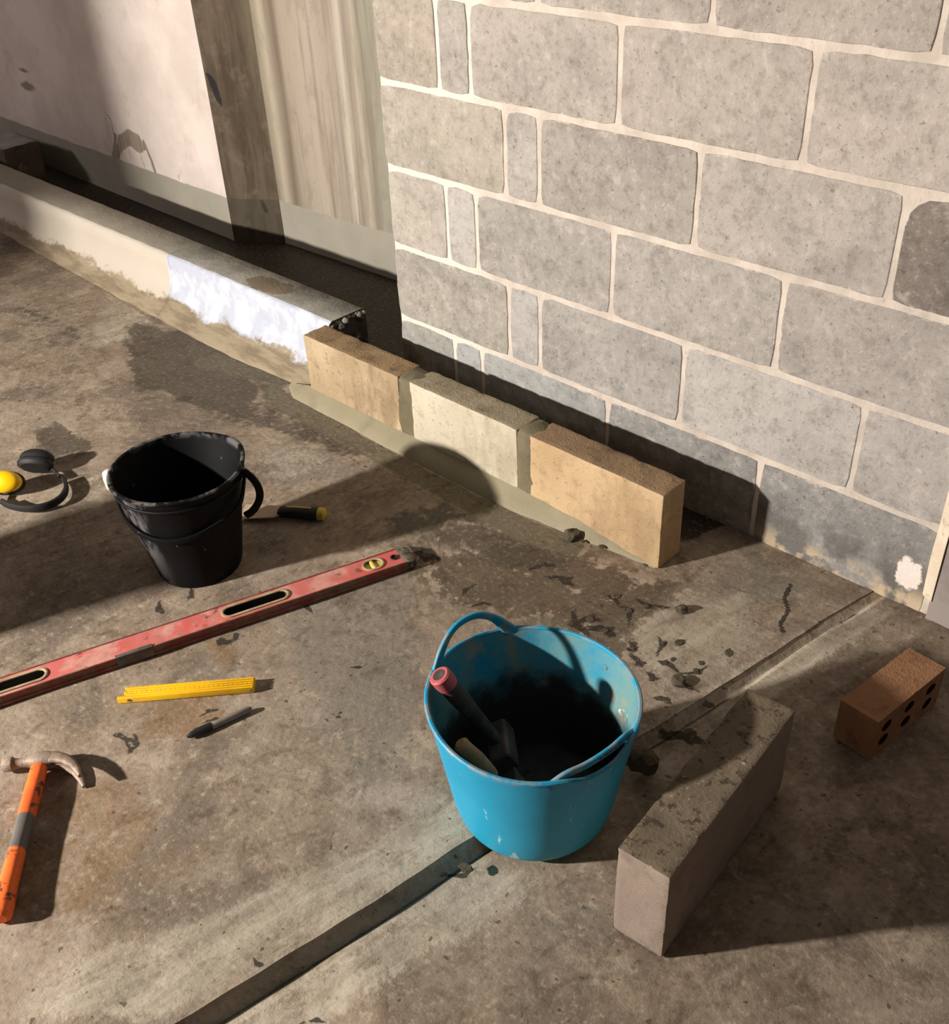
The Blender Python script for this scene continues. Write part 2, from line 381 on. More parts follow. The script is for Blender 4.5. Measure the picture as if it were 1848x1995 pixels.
# small splats of mortar, each with its own outline
for (x, y), r in zip([(0.331,-1.393),(0.357,-1.388),(0.309,-1.398),(0.236,-1.092),(0.240,-1.062),(0.042,-1.050),(0.028,-1.128),(0.286,-0.893),(0.868,-0.376),(1.010,-0.500),(0.967,-0.459),(1.074,-0.480),(0.798,-0.496),(0.848,-0.504),(0.926,-0.510),(0.516,-0.611),(0.580,-0.616),(1.013,-0.555),(1.072,-0.533),(1.152,-0.631),(1.092,-0.392),(0.847,-0.418),(0.793,-0.406),(0.783,-0.532),(1.070,-0.593),(0.964,-0.537),(0.356,-0.582),(0.319,-0.573),(0.603,-1.066),(0.526,-0.944),(1.042,-1.154),(0.928,-1.507),(1.057,-1.499),(0.419,-1.240),(0.388,-1.238),(0.667,-0.429),(0.593,-0.416)],
                     [.012,.01,.008,.016,.01,.012,.012,.01,.014,.013,.012,.01,.016,.02,.015,.012,.01,.012,.014,.024,.008,.014,.012,.018,.012,.014,.022,.012,.008,.008,.01,.007,.007,.009,.008,.02,.014]):
    e_ = P-np.array((x, y)); an_ = np.arctan2(e_[:, 1], e_[:, 0]); ph = x*37+y*91
    d = np.hypot(*e_.T)*(1+.35*np.sin(2*an_+ph)+.28*np.sin(3*an_+ph*1.7)+.22*np.sin(5*an_+ph*2.3))*1.15; t2[:, DK] = np.maximum(t2[:, DK], np.clip(1.0-.5*d/r, 0, 1)*(d < r*2))
V = np.column_stack([P, Z])
nz = np.sin(P[:, 0]*17+np.sin(P[:, 1]*11)*1.5)*np.sin(P[:, 1]*13+np.sin(P[:, 0]*9))*.0012
V[:, 2] += nz - .0012
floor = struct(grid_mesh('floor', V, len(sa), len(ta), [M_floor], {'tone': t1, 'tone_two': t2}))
sm_ = np.ones((len(sa)-1, len(ta)-1), bool); kz = int(np.argmin(np.abs(ta+.0008))); sm_[:, kz-1:kz+2] = False
floor.data.polygons.foreach_set('use_smooth', sm_.ravel())

# ------------------------------------------------------------------ block wall (right)
XL, XR, BZ = -.34, 1.335, .2235
g = NT('block_face')
oi = g.t.nodes.new('ShaderNodeObjectInfo')
off = g.t.nodes.new('ShaderNodeVectorMath'); off.operation = 'ADD'; g.t.links.new(g.obj, off.inputs[0])
rr = g.t.nodes.new('ShaderNodeVectorMath'); rr.operation = 'SCALE'; rr.inputs[0].default_value = (7, 3, 5); g.t.links.new(oi.outputs['Random'], rr.inputs['Scale'])
g.t.links.new(rr.outputs[0], off.inputs[1]); v = off.outputs[0]
b1 = g.noise(5, v, 4); b2 = g.noise(26, v, 4, .65); b3 = g.noise(95, v, 3, .7)
c = oi.outputs['Color']
c = g.mix(g.math('MULTIPLY', g.step(b1, .42, .66), .45), c, g.mix(1.0, c, lin((205,205,205)), 'MULTIPLY'))
c = g.mix(g.math('MULTIPLY', g.step(b2, .50, .68), .40), c, g.mix(1.0, c, lin((190,185,180)), 'MULTIPLY'))
b4 = g.noise(55, v, 4, .7)
c = g.mix(g.math('MULTIPLY', g.step(b4, .54, .66), .32), c, g.mix(1.0, c, lin((182,177,172)), 'MULTIPLY'))
c = g.mix(g.math('MULTIPLY', g.step(b4, .46, .34), .22), c, lin((196,190,182)))
c = g.mix(g.math('MULTIPLY', g.step(b2, .45, .3), .3), c, lin((206,196,184)))
c = g.mix(g.math('MULTIPLY', g.step(b3, .6, .72), .6), c, g.mix(1.0, c, lin((140,132,125)), 'MULTIPLY'))
c = g.mix(g.math('MULTIPLY', g.step(b3, .38, .26), .35), c, lin((214,204,192)))
lip = g.math('POWER', g.attr('lip').outputs['Fac'], 1.6)
smear = g.step(g.math('ADD', lip, g.math('MULTIPLY', g.math('SUBTRACT', g.noise(16, None, 5, .7), .5), 1.5)), 1.06, 1.14)
c = g.mix(g.math('MULTIPLY', smear, .8), c, lin((196,185,173)))
xyz = g.sep(g.pos)
# damp grime on the lowest course, and a white splash at its right end
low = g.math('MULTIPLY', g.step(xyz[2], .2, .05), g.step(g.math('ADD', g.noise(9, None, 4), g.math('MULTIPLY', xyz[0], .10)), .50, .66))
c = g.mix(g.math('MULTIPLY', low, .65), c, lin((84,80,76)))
dx = g.math('SUBTRACT', xyz[0], 1.285); dz = g.math('SUBTRACT', xyz[2], .085)
dd = g.math('SQRT', g.math('ADD', g.math('MULTIPLY', g.math('MULTIPLY', dx, dx), 2.2), g.math('MULTIPLY', dz, dz)))
ws = g.step(g.math('ADD', dd, g.math('MULTIPLY', g.math('SUBTRACT', g.noise(28, None, 3), .5), .08)), .045, .035)
c = g.mix(ws, c, lin((232,220,210)))
sal = g.math('MULTIPLY', g.step(xyz[2], .075, .01), g.step(g.noise(14, None, 4), .44, .58))
c = g.mix(g.math('MULTIPLY', sal, g.step(xyz[0], .80, 1.05)), c, lin((196,176,148)))
g.bump(g.math('ADD', b2, g.math('MULTIPLY', b3, .8)), .5, .0045)
M_block = g.done(c, .92, 0, .2)
g = NT('wall_mortar'); xyz = g.sep(g.pos); f_ = g.noise(60, None, 4, .7)
c = g.mix(g.step(g.noise(9, None, 4), .35, .65), lin((186,174,162)), lin((208,196,183)))
c = g.mix(g.math('MULTIPLY', g.step(g.math('ADD', xyz[0], g.math('MULTIPLY', g.math('SUBTRACT', g.noise(7), .5), .25)), .10, -.08), .8), c, lin((222,211,198)))
c = g.mix(g.math('MULTIPLY', g.step(f_, .60, .72), .4), c, lin((122,112,102)))
g.bump(g.math('ADD', f_, g.noise(25, None, 4)), .5, .004); M_mortar = g.done(c, .9, 0, .2)


wall_right = MB(); wall_right.box(XL+.004, XR+.02, .0012, .15, -.03, 1.80)
wall_right = struct(wall_right.build('wall_right', M_mortar))
def wall_block(x0, x1, z0, z1, col, seed, smear=0):
    r = random.Random(seed); pts = []; off = seed*5.17
    cx, cz, w, hh = (x0+x1)/2, (z0+z1)/2, x1-x0, z1-z0
    def wav(x, z, k): return .0022*mnoise.noise(Vector((x*30, z*30, off+k)))+.0016*mnoise.noise(Vector((x*90, z*90, off+k+5)))
    nx, nz = max(3, int(w/.030)), 7
    for i in range(nx): pts.append((x0+w*i/nx, z0))
    for i in range(nz): pts.append((x1, z0+hh*i/nz))
    for i in range(nx): pts.append((x1-w*i/nx, z1))
    for i in range(nz): pts.append((x0, z1-hh*i/nz))
    q = []
    for (x, z) in pts:
        dx = min(x-x0, x1-x); dz = min(z-z0, z1-z); cr = .004 if (dx < 1e-4 and dz < 1e-4) else 0
        q.append((x+wav(x, z, 0)+math.copysign(cr, cx-x), z+wav(x, z, 9)+math.copysign(cr, cz-z)))
    if smear:     # corner buried under a rounded smear of mortar
        q = [((x0+smear-(x0+smear-x)*f, z1-smear+(z-z1+smear)*f) if (x < x0+smear and z > z1-smear) else (x, z)) for (x, z) in q for f in (min(1, smear/max(1e-6, math.hypot(x0+smear-x, z-z1+smear))),)]
    pts = q; m = len(pts); tx, tz, y0 = r.uniform(-.0005, .0005), r.uniform(-.0005, .0005), -.0013+r.uniform(-.0006, .0004)
    def P3(p, ins, y):
        sx = 1-ins/(w/2); sz = 1-ins/(hh/2)
        return ((p[0]-cx)*sx, y+(tx*(p[0]-cx)/w*2+tz*(p[1]-cz)/.2*2 if y < 0 else 0), (p[1]-cz)*sz)
    vs = [P3(p, .030, y0) for p in pts]+[P3(p, .0015, y0) for p in pts]+[P3(p, 0, y0+.0012) for p in pts]+[P3(p, 0, .006) for p in pts]
    fs = [tuple(range(m))]
    for i in range(m):
        j = (i+1) % m
        for k in range(3): fs.append((k*m+i, k*m+j, (k+1)*m+j, (k+1)*m+i))
    me = bpy.data.meshes.new('block'); me.from_pydata(vs, [], [f[::-1] for f in fs]); me.materials.append(M_block)
    at = me.attributes.new('lip', 'FLOAT', 'POINT'); at.data.foreach_set('value', np.array([0.]*m+[1.]*(3*m), np.float32))
    o = link('block', me, wall_right, (cx, 0, cz)); o.color = lin(col)
    return o
seed = 10
for k in range(8):
    z0, z1 = k*.225-.0015+.0080, k*.225+.2235-.0080
    if k == 0: z0 = -.02
    odd = (k % 2 == 0)
    xs = [XL, -.11, 0, .45, .90, XR] if odd else [XL, .109, .219, .669, 1.119, XR]
    for i in range(len(xs)-1):
        x0, x1 = xs[i]+(.001 if i == 0 else .0065), xs[i+1]-.0065
        hdr = (x1-x0) < .15
        t = (xs[i]+.34)/1.7; up = min(k/4, 1)
        base = np.array((165, 163, 158))*(1-up)+np.array((164, 156, 147))*up
        base = base+np.array((8, 3, 3))*t*(.6) + rng.uniform(-9, 9)
        if hdr: base = base+np.array((3, 4, 5))
        if k == 1 and i == 3 : base += 6
        if k == 0: base = base-np.array((8, 6, 4)) if i < 3 else base-np.array((16, 15, 14))
        if k == 3 and i == 4: base = np.array((126, 117, 109))
        if i == 0: base = base+np.array((0, -2, -6))
        seed += 1
        wall_block(x0, x1, z0, z1, tuple(base), seed, .055 if (k == 3 and i == 4) else (.022 if rng.random() < .25 else 0))

# rendered pier closing the wall on the right
M_pier = plain('render_grey', (158,146,140), (148,138,134), 6, .85, .2, dirt=(120,108,100), dirt_amt=.5, bump=.2)
b = MB(); b.box(XR+.012, XR+.42, -.012, .15, -.03, 1.8)
struct(b.build('trim_1', M_pier))
M_edge = grainy('edge_mortar', (214,196,172), (170,152,128), (228,212,190), 14, 60, .3, .6)
b = MB()
pts = [(XR-.004, -.006), (XR+.013, -.016), (XR+.013, .0), (XR-.004, .0)]
N_ = 40; vs = []
for i in range(N_+1):
    z = .05+1.7*i/N_; w = .006*mnoise.noise(Vector((z*9, 0, 3)))
    vs += [(XR-.012+w, -.0015, z), (XR+.0, -.012+w*.6, z), (XR+.0155, -.0165+w*.4, z), (XR+.0155, .002, z)]
fs = [(i*4+j, i*4+(j+1) % 4, i*4+4+(j+1) % 4, i*4+4+j) for i in range(N_) for j in range(4)]
b.add(vs, fs); struct(b.build('trim_2', M_edge, smooth=True))

# ------------------------------------------------------------------ left wall (pale pier), its return and the recess
BAND = .178
def banded(name, build):
    g = NT(name); xyz = g.sep(g.pos)
    c = build(g, xyz)
    zz = g.math('ADD', xyz[2], g.math('MULTIPLY', g.math('SUBTRACT', g.noise(5, None, 3), .5), .02))
    m = g.step(zz, BAND+.003, BAND-.003)
    c2 = g.mix(g.noise(7, None, 4), lin((142,138,124)), lin((166,160,146)))
    if name == 'return_concrete': c2 = g.mix(.5, c, lin((62,60,50)))
    c = g.mix(m, c, c2)
    g.bump(g.math('ADD', g.noise(40, None, 4), g.math('MULTIPLY', g.noise(9, None, 4), 1.2)), .35, .004)
    return g.done(c, .85, 0, .25)
def pale(g, xyz):
    c = g.mix(g.step(g.noise(3, None, 5), .35, .65), lin((205,192,182)), lin((222,210,200)))
    c = g.mix(g.math('MULTIPLY', g.step(g.noise(9, None, 5, .65), .55, .72), .5), c, lin((186,172,158)))
    c = g.mix(g.math('MULTIPLY', g.step(g.noise(55, None, 4, .7), .64, .74), .35), c, lin((140,124,112)))
    at = g.attr('stain'); drip = g.noise(1, g.scalev((70, 70, 4)), 3)
    m = g.math('ADD', at.outputs['Fac'], g.math('MULTIPLY', g.math('SUBTRACT', g.noise(25, None, 4), .5), .5))
    return g.mix(g.math('MULTIPLY', g.step(m, .4, .6), .8), c, g.mix(g.step(drip, .4, .6), lin((104,92,74)), lin((140,124,104))))
def streaky(g, xyz):
    x = g.math('ADD', xyz[0], g.math('MULTIPLY', g.math('SUBTRACT', g.noise(1, g.scalev((16, 1, 1.2)), 4), .5), .05))
    f = g.math('DIVIDE', g.math('ADD', x, 1.62), .75)
    c = g.ramp(f, [(0, lin((132,125,108))), (.05, lin((150,141,122))), (.085, lin((172,161,142))), (.17, lin((116,103,88))), (.23, lin((160,148,132))),
                   (.42, lin((172,160,145))), (.60, lin((158,147,134))), (.655, lin((188,177,161))), (.69, lin((142,133,120))), (.73, lin((174,162,145))), (.77, lin((150,146,130))), (1, lin((146,142,128)))])
    st = g.noise(1, g.scalev((30, 1, 1.5)), 4, .6)
    c = g.mix(g.math('MULTIPLY', g.step(st, .46, .70), .6), c, lin((118,103,86)))
    c = g.mix(g.math('MULTIPLY', g.step(g.noise(14, g.scalev((1, 1, .5)), 5, .65), .5, .68), .4), c, lin((134,122,106)))
    return g.mix(g.math('MULTIPLY', g.step(g.noise(48, None, 4, .7), .6, .74), .4), c, lin((120,104,86)))
def brown(g, xyz):
    st = g.noise(1, g.scalev((22, 22, 3)), 4, .6)
    c = g.mix(g.step(st, .35, .65), lin((100,87,72)), lin((74,63,50)))
    c = g.mix(g.math('MULTIPLY', g.step(g.noise(14, None, 5), .52, .68), .5), c, lin((116,103,86)))
    k = g.step(xyz[0], -1.67, -1.61)     # paler vertical run near the inner corner
    c = g.mix(g.math('MULTIPLY', g.math('MULTIPLY', k, g.step(xyz[2], .35, .95)), .5), c, lin((120,112,92)))
    for (mx, mz, sx, sz) in ((-1.772, .60, .012, .07), (-1.665, .150, .009, .028)):
        dx = g.math('DIVIDE', g.math('ADD', g.math('SUBTRACT', xyz[0], mx), g.math('MULTIPLY', g.math('SUBTRACT', xyz[2], mz), .22)), sx); dz = g.math('DIVIDE', g.math('SUBTRACT', xyz[2], mz), sz)
        d = g.math('ADD', g.math('MULTIPLY', dx, dx), g.math('MULTIPLY', dz, dz))
        d = g.math('ADD', d, g.math('MULTIPLY', g.math('SUBTRACT', g.noise(40, None, 4), .5), 2.4))
        c = g.mix(g.math('MULTIPLY', g.step(d, 1.3, .7), .85), c, lin((30,28,34)))
    return c
M_pale = banded('pale_concrete', pale); M_streak = banded('streaked_concrete', streaky); M_return = banded('return_concrete', brown)
xa = axis(-6.5, -3.2, -1.80, -1.80, .01, .2); xa = np.unique(np.round(xa, 5)); za = axis(-.02, .1, .9, 1.9, .01, .06)
X, Zg = np.meshgrid(xa, za, indexing='ij'); X = X.ravel(); Zg = Zg.ravel(); Yg = .383+.012*(-1.80-X)
Yg = Yg + .002*np.sin(X*6)*np.sin(Zg*5)
XZ = np.column_stack([X, Zg])
st = soft(XZ, [(-2.696,0.194),(-2.614,0.294),(-2.506,0.342),(-2.416,0.326),(-2.369,0.269),(-2.449,0.237),(-2.517,0.259),(-2.613,0.217),(-2.685,0.137)], .02)*.85
for (ln, w, k_) in (([(-2.633,0.291),(-2.700,0.193),(-2.739,0.080),(-2.737,0.044)], .02, .9), ([(-2.388,0.303),(-2.353,0.228),(-2.328,0.102)], .022, .9), ([(-2.452,0.270),(-2.425,0.174),(-2.406,0.096)], .013, .75), ([(-2.545,0.254),(-2.533,0.181),(-2.528,0.132)], .013, .7), ([(-2.607,0.232),(-2.621,0.161)], .010, .6)):
    st = np.maximum(st, sline(XZ, ln, w)*k_)
st = np.maximum(st, sline(XZ, [(-2.690,0.386),(-2.647,0.355),(-2.651,0.270),(-2.749,0.078)], .012)*.75)
st = np.maximum(st, sline(XZ, [(-3.448,0.500),(-3.407,0.447),(-3.432,0.336)], .014)*.8)
st = np.maximum(st, sline(XZ, [(-2.153,0.203),(-2.145,0.183)], .012)*.8)
struct(grid_mesh('wall_left', np.column_stack([X, Yg, Zg]), len(xa), len(za), [M_pale], {'stain': st}))
def wall_strip(name, a, b, mat, z1=1.9, nx=10):
    m = MB(); n = 12; vs = []
    for i in range(nx+1):
        t = i/nx
        for j in range(n+1):
            vs.append((a[0]+(b[0]-a[0])*t, a[1]+(b[1]-a[1])*t, -.02+(z1+.02)*j/n))
    m.add(vs, [(i*(n+1)+j, (i+1)*(n+1)+j, (i+1)*(n+1)+j+1, i*(n+1)+j+1) for i in range(nx) for j in range(n)])
    return struct(m.build(name, mat))
wall_strip('wall_left_return', (-1.80, .383), (-1.605, .50), M_return)
wall_strip('wall_back', (-1.605, .50), (-.20, .555), M_streak)

# out of frame: a column added to keep the lamp off the far left, giving a soft shadow edge
dirn = Vector((-2.46, .39, 0))-Vector((LAMP.x, LAMP.y, 0)); dirn.normalize()
e = Vector((LAMP.x, LAMP.y, 0))+dirn*.95
b = MB(); b.box(-.6, 0, -.12, .12, -.01, 2.6)
o = struct(b.build('shade_column', M_pale)); o.location = e; o.rotation_euler = (0, 0, math.atan2(dirn.y, dirn.x)-math.pi/2)
o['label'] = 'unseen square column added out of frame to shade the far left'

# ------------------------------------------------------------------ painted kerb along the left wall
g = NT('kerb_paint'); xyz = g.sep(g.pos)
cream = g.mix(g.noise(6, None, 4), lin((196,186,172)), lin((184,175,161)))
white = g.mix(g.step(g.noise(13, None, 5), .35, .6), lin((204,208,218)), lin((176,181,194)))
white = g.mix(g.math('MULTIPLY', g.step(g.noise(60, None, 3), .66, .74), .5), white, lin((150,150,155)))
c = g.mix(g.step(g.math('ADD', xyz[0], g.math('MULTIPLY', g.noise(8), .02)), -1.40, -1.385), cream, white)
at = g.attr('bare'); n = g.math('ADD', at.outputs['Fac'], g.math('ADD', g.math('MULTIPLY', g.math('SUBTRACT', g.noise(1, g.scalev((6, 14, 14)), 5), .5), .9), g.math('MULTIPLY', g.math('SUBTRACT', g.noise(50), .5), .3)))
raw = g.mix(g.step(g.noise(1, g.scalev((7, 30, 30)), 5), .4, .62), lin((150,136,112)), lin((124,110,88)))
c = g.mix(g.step(n, .42, .6), c, raw)
g.bump(g.math('ADD', g.noise(22, None, 5), g.math('MULTIPLY', g.noise(90), .4)), .5, .006)
M_kerb = g.done(c, .75, 0, .3)
g = NT('kerb_top'); xyz = g.sep(g.pos)
c = g.mix(g.step(g.noise(8, None, 5), .35, .65), lin((150,146,136)), lin((128,124,115)))
c = g.mix(g.math('MULTIPLY', g.step(g.noise(60, None, 3), .6, .72), .5), c, lin((110,104,96)))
c = g.mix(g.step(xyz[0], -1.42, -1.40), g.mix(g.noise(9), lin((138,131,118)), lin((152,145,131))), c)
dx = g.math('DIVIDE', g.math('ADD', xyz[0], .875), .11); dy = g.math('DIVIDE', g.math('ADD', xyz[1], .085), .05)
d = g.math('ADD', g.math('MULTIPLY', dx, dx), g.math('MULTIPLY', dy, dy)); d = g.math('ADD', d, g.math('MULTIPLY', g.math('SUBTRACT', g.noise(20, None, 4), .5), 2.4))
c = g.mix(g.math('MULTIPLY', g.step(d, 1.1, .8), .85), c, lin((112,98,78)))
g.bump(g.math('ADD', g.noise(30, None, 5), g.math('MULTIPLY', g.noise(110), .5)), .6, .006)
M_ktop = g.done(c, .9, 0, .2)
M_dark_mortar = grainy('dark_mortar', (66,60,56), (44,40,38), (84,78,72), 14, 50, .6, .9)

kerb = thing('painted_kerb', 'long low concrete kerb with white painted front, running along the pale wall', 'kerb', (0, 0, 0))
def kerb_piece(name, x0, x1, end_cap):
    n = max(2, int((x1-x0)/.012)); xs = np.linspace(x0, x1, n); V = []; bare = []
    prof = [(0, .0)]  # filled per station
    for x in xs:
        fy = -.147 - .012*np.clip((-.6-x)/1.6, 0, 1.6); by = .0-.008*np.clip((-.6-x)/2, 0, 1)
        q = Vector((x*14, 0, 0)); j = lambda k, a: a*mnoise.noise(q+Vector((0, k*7.3, 0)))
        out = np.interp(x, [-4, -2.7, -1.6, -.92, -.6, -.5], [-.205, -.205, -.245, -.262, -.235, -.215])
        zp = [(by, 0.0, 0), (by+j(1, .003), .198, 0), (by-.012+j(2, .004), .205+j(3, .003), 0), (fy+.012+j(4, .003), .206+j(5, .002), 0),
              (fy+j(6, .003), .197+j(7, .002), 0), (fy+j(8, .001), .150, 0), (fy-.001, .115, .0), (fy-.012, .082, .32), (fy-.032, .050, .55), ((out+fy)/2-.008, .028, .75), (out+.012+j(9, .006), .012+j(10, .003), 1), (out+j(9, .006), -.004, 1)]
        for y, z, bb in zp: V.append((x, y, z)); bare.append(bb)
    m = len(zp); F = [(i*m+k, (i+1)*m+k, (i+1)*m+k+1, i*m+k+1) for i in range(n-1) for k in range(m-1)]
    mi = [(1 if k in (0, 1, 2) else 0) for i in range(n-1) for k in range(m-1)]
    F.append(tuple((n-1)*m+k for k in range(m))); mi.append(2)
    F.append(tuple(range(m))[::-1]); mi.append(1)
    me = bpy.data.meshes.new(name); me.from_pydata(V, [], F)
    for mm in (M_kerb, M_ktop, M_dark_mortar): me.materials.append(mm)
    me.polygons.foreach_set('material_index', mi); me.polygons.foreach_set('use_smooth', [True]*(len(F)-2)+[False, False])
    at = me.attributes.new('bare', 'FLOAT', 'POINT'); at.data.foreach_set('value', np.array(bare, np.float32))
    me.update()
    return link(name, me, kerb)
o = kerb_piece('kerb_section', -5.2, -1.391, False); o['label'] = 'cream section of the kerb'
o = kerb_piece('kerb_section', -1.391, -.505, True); o['label'] = 'white painted end section of the kerb'
b = MB()   # broken mortar crust on the kerb's end face
for i in range(16):
    y = -.14+.009*i; z = .03+.17*rng.random(); s = .008+.008*rng.random()
    b.lathe([(0, -s), (s*.8, -s*.5), (s, 0), (s*.7, s*.6), (0, s)], (-.503+rng.uniform(-.004, .004), y, z), 7)
for i in range(14):
    y = -.135+.0095*i; s = .006+.006*rng.random()
    b.lathe([(0, -s), (s, -s*.4), (s, s*.4), (0, s)], (-.506+rng.uniform(-.006, .006), y, .195+rng.uniform(-.006, .003)), 7, 1)
o = b.build('mortar_crust', [M_dark_mortar, M_ktop], kerb, smooth=True); o['label'] = 'dark broken mortar crust on the kerb end'

# ------------------------------------------------------------------ new block kerb
def kerb_block_mat(name, a, b_, d):
    g = NT(name); v = g.obj
    c = g.mix(g.step(g.noise(7, v, 5), .35, .65), lin(a), lin(b_))
    c = g.mix(g.math('MULTIPLY', g.step(g.noise(1, g.scalev((9, 9, 3), v), 4), .5, .68), .6), c, lin(d))
    f = g.noise(70, v, 4, .7)
    c = g.mix(g.math('MULTIPLY', g.step(g.noise(28, v, 5, .7), .52, .66), .55), c, lin(tuple(x*1.08 for x in d)))
    c = g.mix(g.math('MULTIPLY', g.step(f, .56, .70), .6), c, lin(tuple(x*.75 for x in d)))
    g.bump(g.math('ADD', f, g.math('MULTIPLY', g.noise(200, v), .4)), .45, .004)
    return g.done(c, .92, 0, .2)
M_kb1 = kerb_block_mat('buff_block', (160,139,110), (184,163,132), (116,97,75))
M_kb2 = kerb_block_mat('pale_block', (188,178,156), (200,191,169), (150,139,117))
M_kb3 = kerb_block_mat('tan_block', (192,165,129), (178,151,115), (150,124,94))
M_kt1 = grainy('buff_top', (138,114,84), (96,80,60), (158,132,98), 9, 60, .6, .7)
M_kt2 = grainy('pale_top', (142,130,106), (112,102,82), (160,148,124), 9, 60, .6, .8)
M_kt3 = grainy('tan_top', (134,110,84), (98,80,62), (156,130,100), 9, 60, .6, .7)
M_wet = grainy('wet_mortar', (104,95,73), (82,75,57), (120,110,86), 8, 70, .3, .5, .7)
M_bed = grainy('smooth_mortar', (140,131,107), (124,116,94), (150,141,116), 5, 40, .15, .2, .75)
bk = thing('block_kerb', 'new low kerb of three buff concrete blocks jointed with wet mortar', 'kerb', (0, 0, 0))
for i, (x0, x1, mt, tp, lb) in enumerate(((-.492, -.078, M_kb1, M_kt1, 'buff stained end block'), (-.030, .362, M_kb2, M_kt2, 'pale middle block'), (.406, .808, M_kb3, M_kt3, 'tan block at the free end'))):
    o = rough_block('concrete_block', (x1-x0, .087, .2115), [mt, tp], bk, ((x0+x1)/2, -.2115, .0), bev=.0035, cuts=26, jit=.0010, seed=i+1, topmat=True, chip=.003)
    o['label'] = lb
for k, (x0, x1) in enumerate(((-.086, -.024), (.355, .412))):
    b = MB(); n = 10; vs = []
    prof = [(-.2545, .0), (-.2555, .07), (-.2555, .14), (-.2535, .204), (-.245, .2125), (-.21, .2135), (-.178, .211), (-.170, .20), (-.170, 0)]
    for i in range(n+1):
        t = i/n; x = x0-.006+(x1-x0+.012)*t
        for (y, z) in prof:
            q = Vector((x*30, y*30, z*30+k*9)); e = math.sin(math.pi*t)
            vs.append((x+.004*mnoise.noise(q+Vector((5, 0, 0))), y+.0035*mnoise.noise(q)*(1 if y < -.24 else .4)+(.003*(1-e) if y < -.24 else 0), max(0, z+.004*mnoise.noise(q+Vector((0, 5, 0)))*(z > .1)-(.003*(1-e) if z > .2 else 0))))
    m = len(prof)
    b.add(vs, [(i*m+j, (i+1)*m+j, (i+1)*m+(j+1) % m, i*m+(j+1) % m) for i in range(n) for j in range(m)] + [tuple(range(m)), tuple(n*m+j for j in range(m))])
    b.build('mortar_joint', M_wet, bk, smooth=True, angle=50)
# bedding mortar fillet along the foot of the front face
b = MB(); xs = np.linspace(-.60, .80, 90); vs = []
for x in xs:
    out = np.interp(x, [-.6, -.54, 0, .4, .57, .70, .80], [-.262, -.297, -.306, -.304, -.284, -.267, -.256]); top = np.interp(x, [-.6, -.50, .35, .56, .72, .8], [.010, .036, .040, .034, .012, .004])
    q = Vector((x*25, 0, 0)); r1 = .004*mnoise.noise(q)*(1 if x > .45 else .25); r2 = .006*mnoise.noise(q*2+Vector((0, 3, 0)))*(1 if x > .45 else .15)
    vs += [(x, -.246, 0), (x, -.2505, max(top+r2, .001)), (x, (-.252+out)/2, max(top*.52+r2*.6, .001)), (x, out+.004+r1, .004), (x, out+r1, -.003)]
b.add(vs, [(i*5+j, (i+1)*5+j, (i+1)*5+j+1, i*5+j+1) for i in range(len(xs)-1) for j in range(4)])
o = b.build('mortar_fillet', M_bed, bk, smooth=True); o['label'] = 'smooth sloping mortar fillet along the foot'

# ------------------------------------------------------------------ loose block, brick and far block
M_loose = NT('loose_block'); g = M_loose; v = g.obj
c = g.mix(g.step(g.noise(9, v, 5), .35, .65), lin((132,118,98)), lin((112,100,84)))
c = g.mix(g.math('MULTIPLY', g.step(g.noise(60, v, 4, .7), .52, .64), .8), c, lin((64,56,46)))
c = g.mix(g.math('MULTIPLY', g.step(g.noise(85, v, 3), .66, .72), .8), c, lin((190,176,156)))
g.bump(g.math('ADD', g.noise(60, v, 4, .7), g.math('MULTIPLY', g.noise(170, v), .5)), .45, .003)
M_ltop = g.done(c, .95, 0, .15)
M_lside = grainy('loose_block_side', (138,122,110), (122,108,98), (148,132,119), 8, 120, .35, .35, vec='obj')
lb = thing('concrete_block', 'loose grey concrete block standing on edge right of the blue tub', 'block', (1.3345, -.8545, 0), math.atan2(.0371, .4235))
o = rough_block('block_body', (.092, .425, .209), [M_lside, M_ltop], lb, bev=.004, cuts=34, jit=.0008, seed=5, topmat=True, chip=.0035)
# dark block lying behind the kerb, far left
o = rough_block('concrete_block', (.62, .18, .20), [grainy('dark_block', (96,84,74), (70,60,52), (110,98,88), 8, 50, .5, .5, vec='obj'), grainy('dark_block_top', (150,146,146), (120,116,116), (168,164,164), 9, 60, .4, .5, vec='obj')], None, (-3.50, .17, 0), bev=.008, cuts=14, seed=9, topmat=True, rz=.06)
tag(o, 'dark concrete block with grey top behind the painted kerb at far left', 'block')
M_lump = grainy('mortar_lump', (82,73,59), (58,51,42), (100,90,73), 30, 90, .6, .9, vec='obj')
def lump(r, seed, flat=.6, ico=2):
    bm = bmesh.new(); bmesh.ops.create_icosphere(bm, subdivisions=ico, radius=1)
    for v_ in bm.verts:
        q = v_.co*1.6+Vector((seed*3.7, seed*1.3, 0)); k = 1+.45*mnoise.noise(q)+.2*mnoise.noise(q*3)
        v_.co = Vector((v_.co.x*k*r, v_.co.y*k*r, max(v_.co.z*k*flat*r+r*flat*.55, 0)))
    for f in bm.faces: f.smooth = False
    me = bpy.data.meshes.new('mortar_lump'); bm.to_mesh(me); bm.free(); me.materials.append(M_lump); return me
o = link('rubble_lump', lump(.06, 3, 1.3)); o.location = (-3.12, .13, 0); tag(o, 'dark lump of rubble beside the block behind the kerb', 'rubble')

# perforated clay brick on its side
M_brick = grainy('clay', (148,106,75), (116,78,53), (160,120,86), 10, 60, .4, .5, vec='obj')
M_hole = plain('clay_hole', (58,34,24), None, 30, .95, .1)
bd = Vector((.031, .230, 0)); bang = math.atan2(bd.y, bd.x)
br = thing('clay_brick', 'orange-brown clay brick with bored holes, lying on its side at the right edge', 'brick', (1.4225, -.3545, 0), bang)
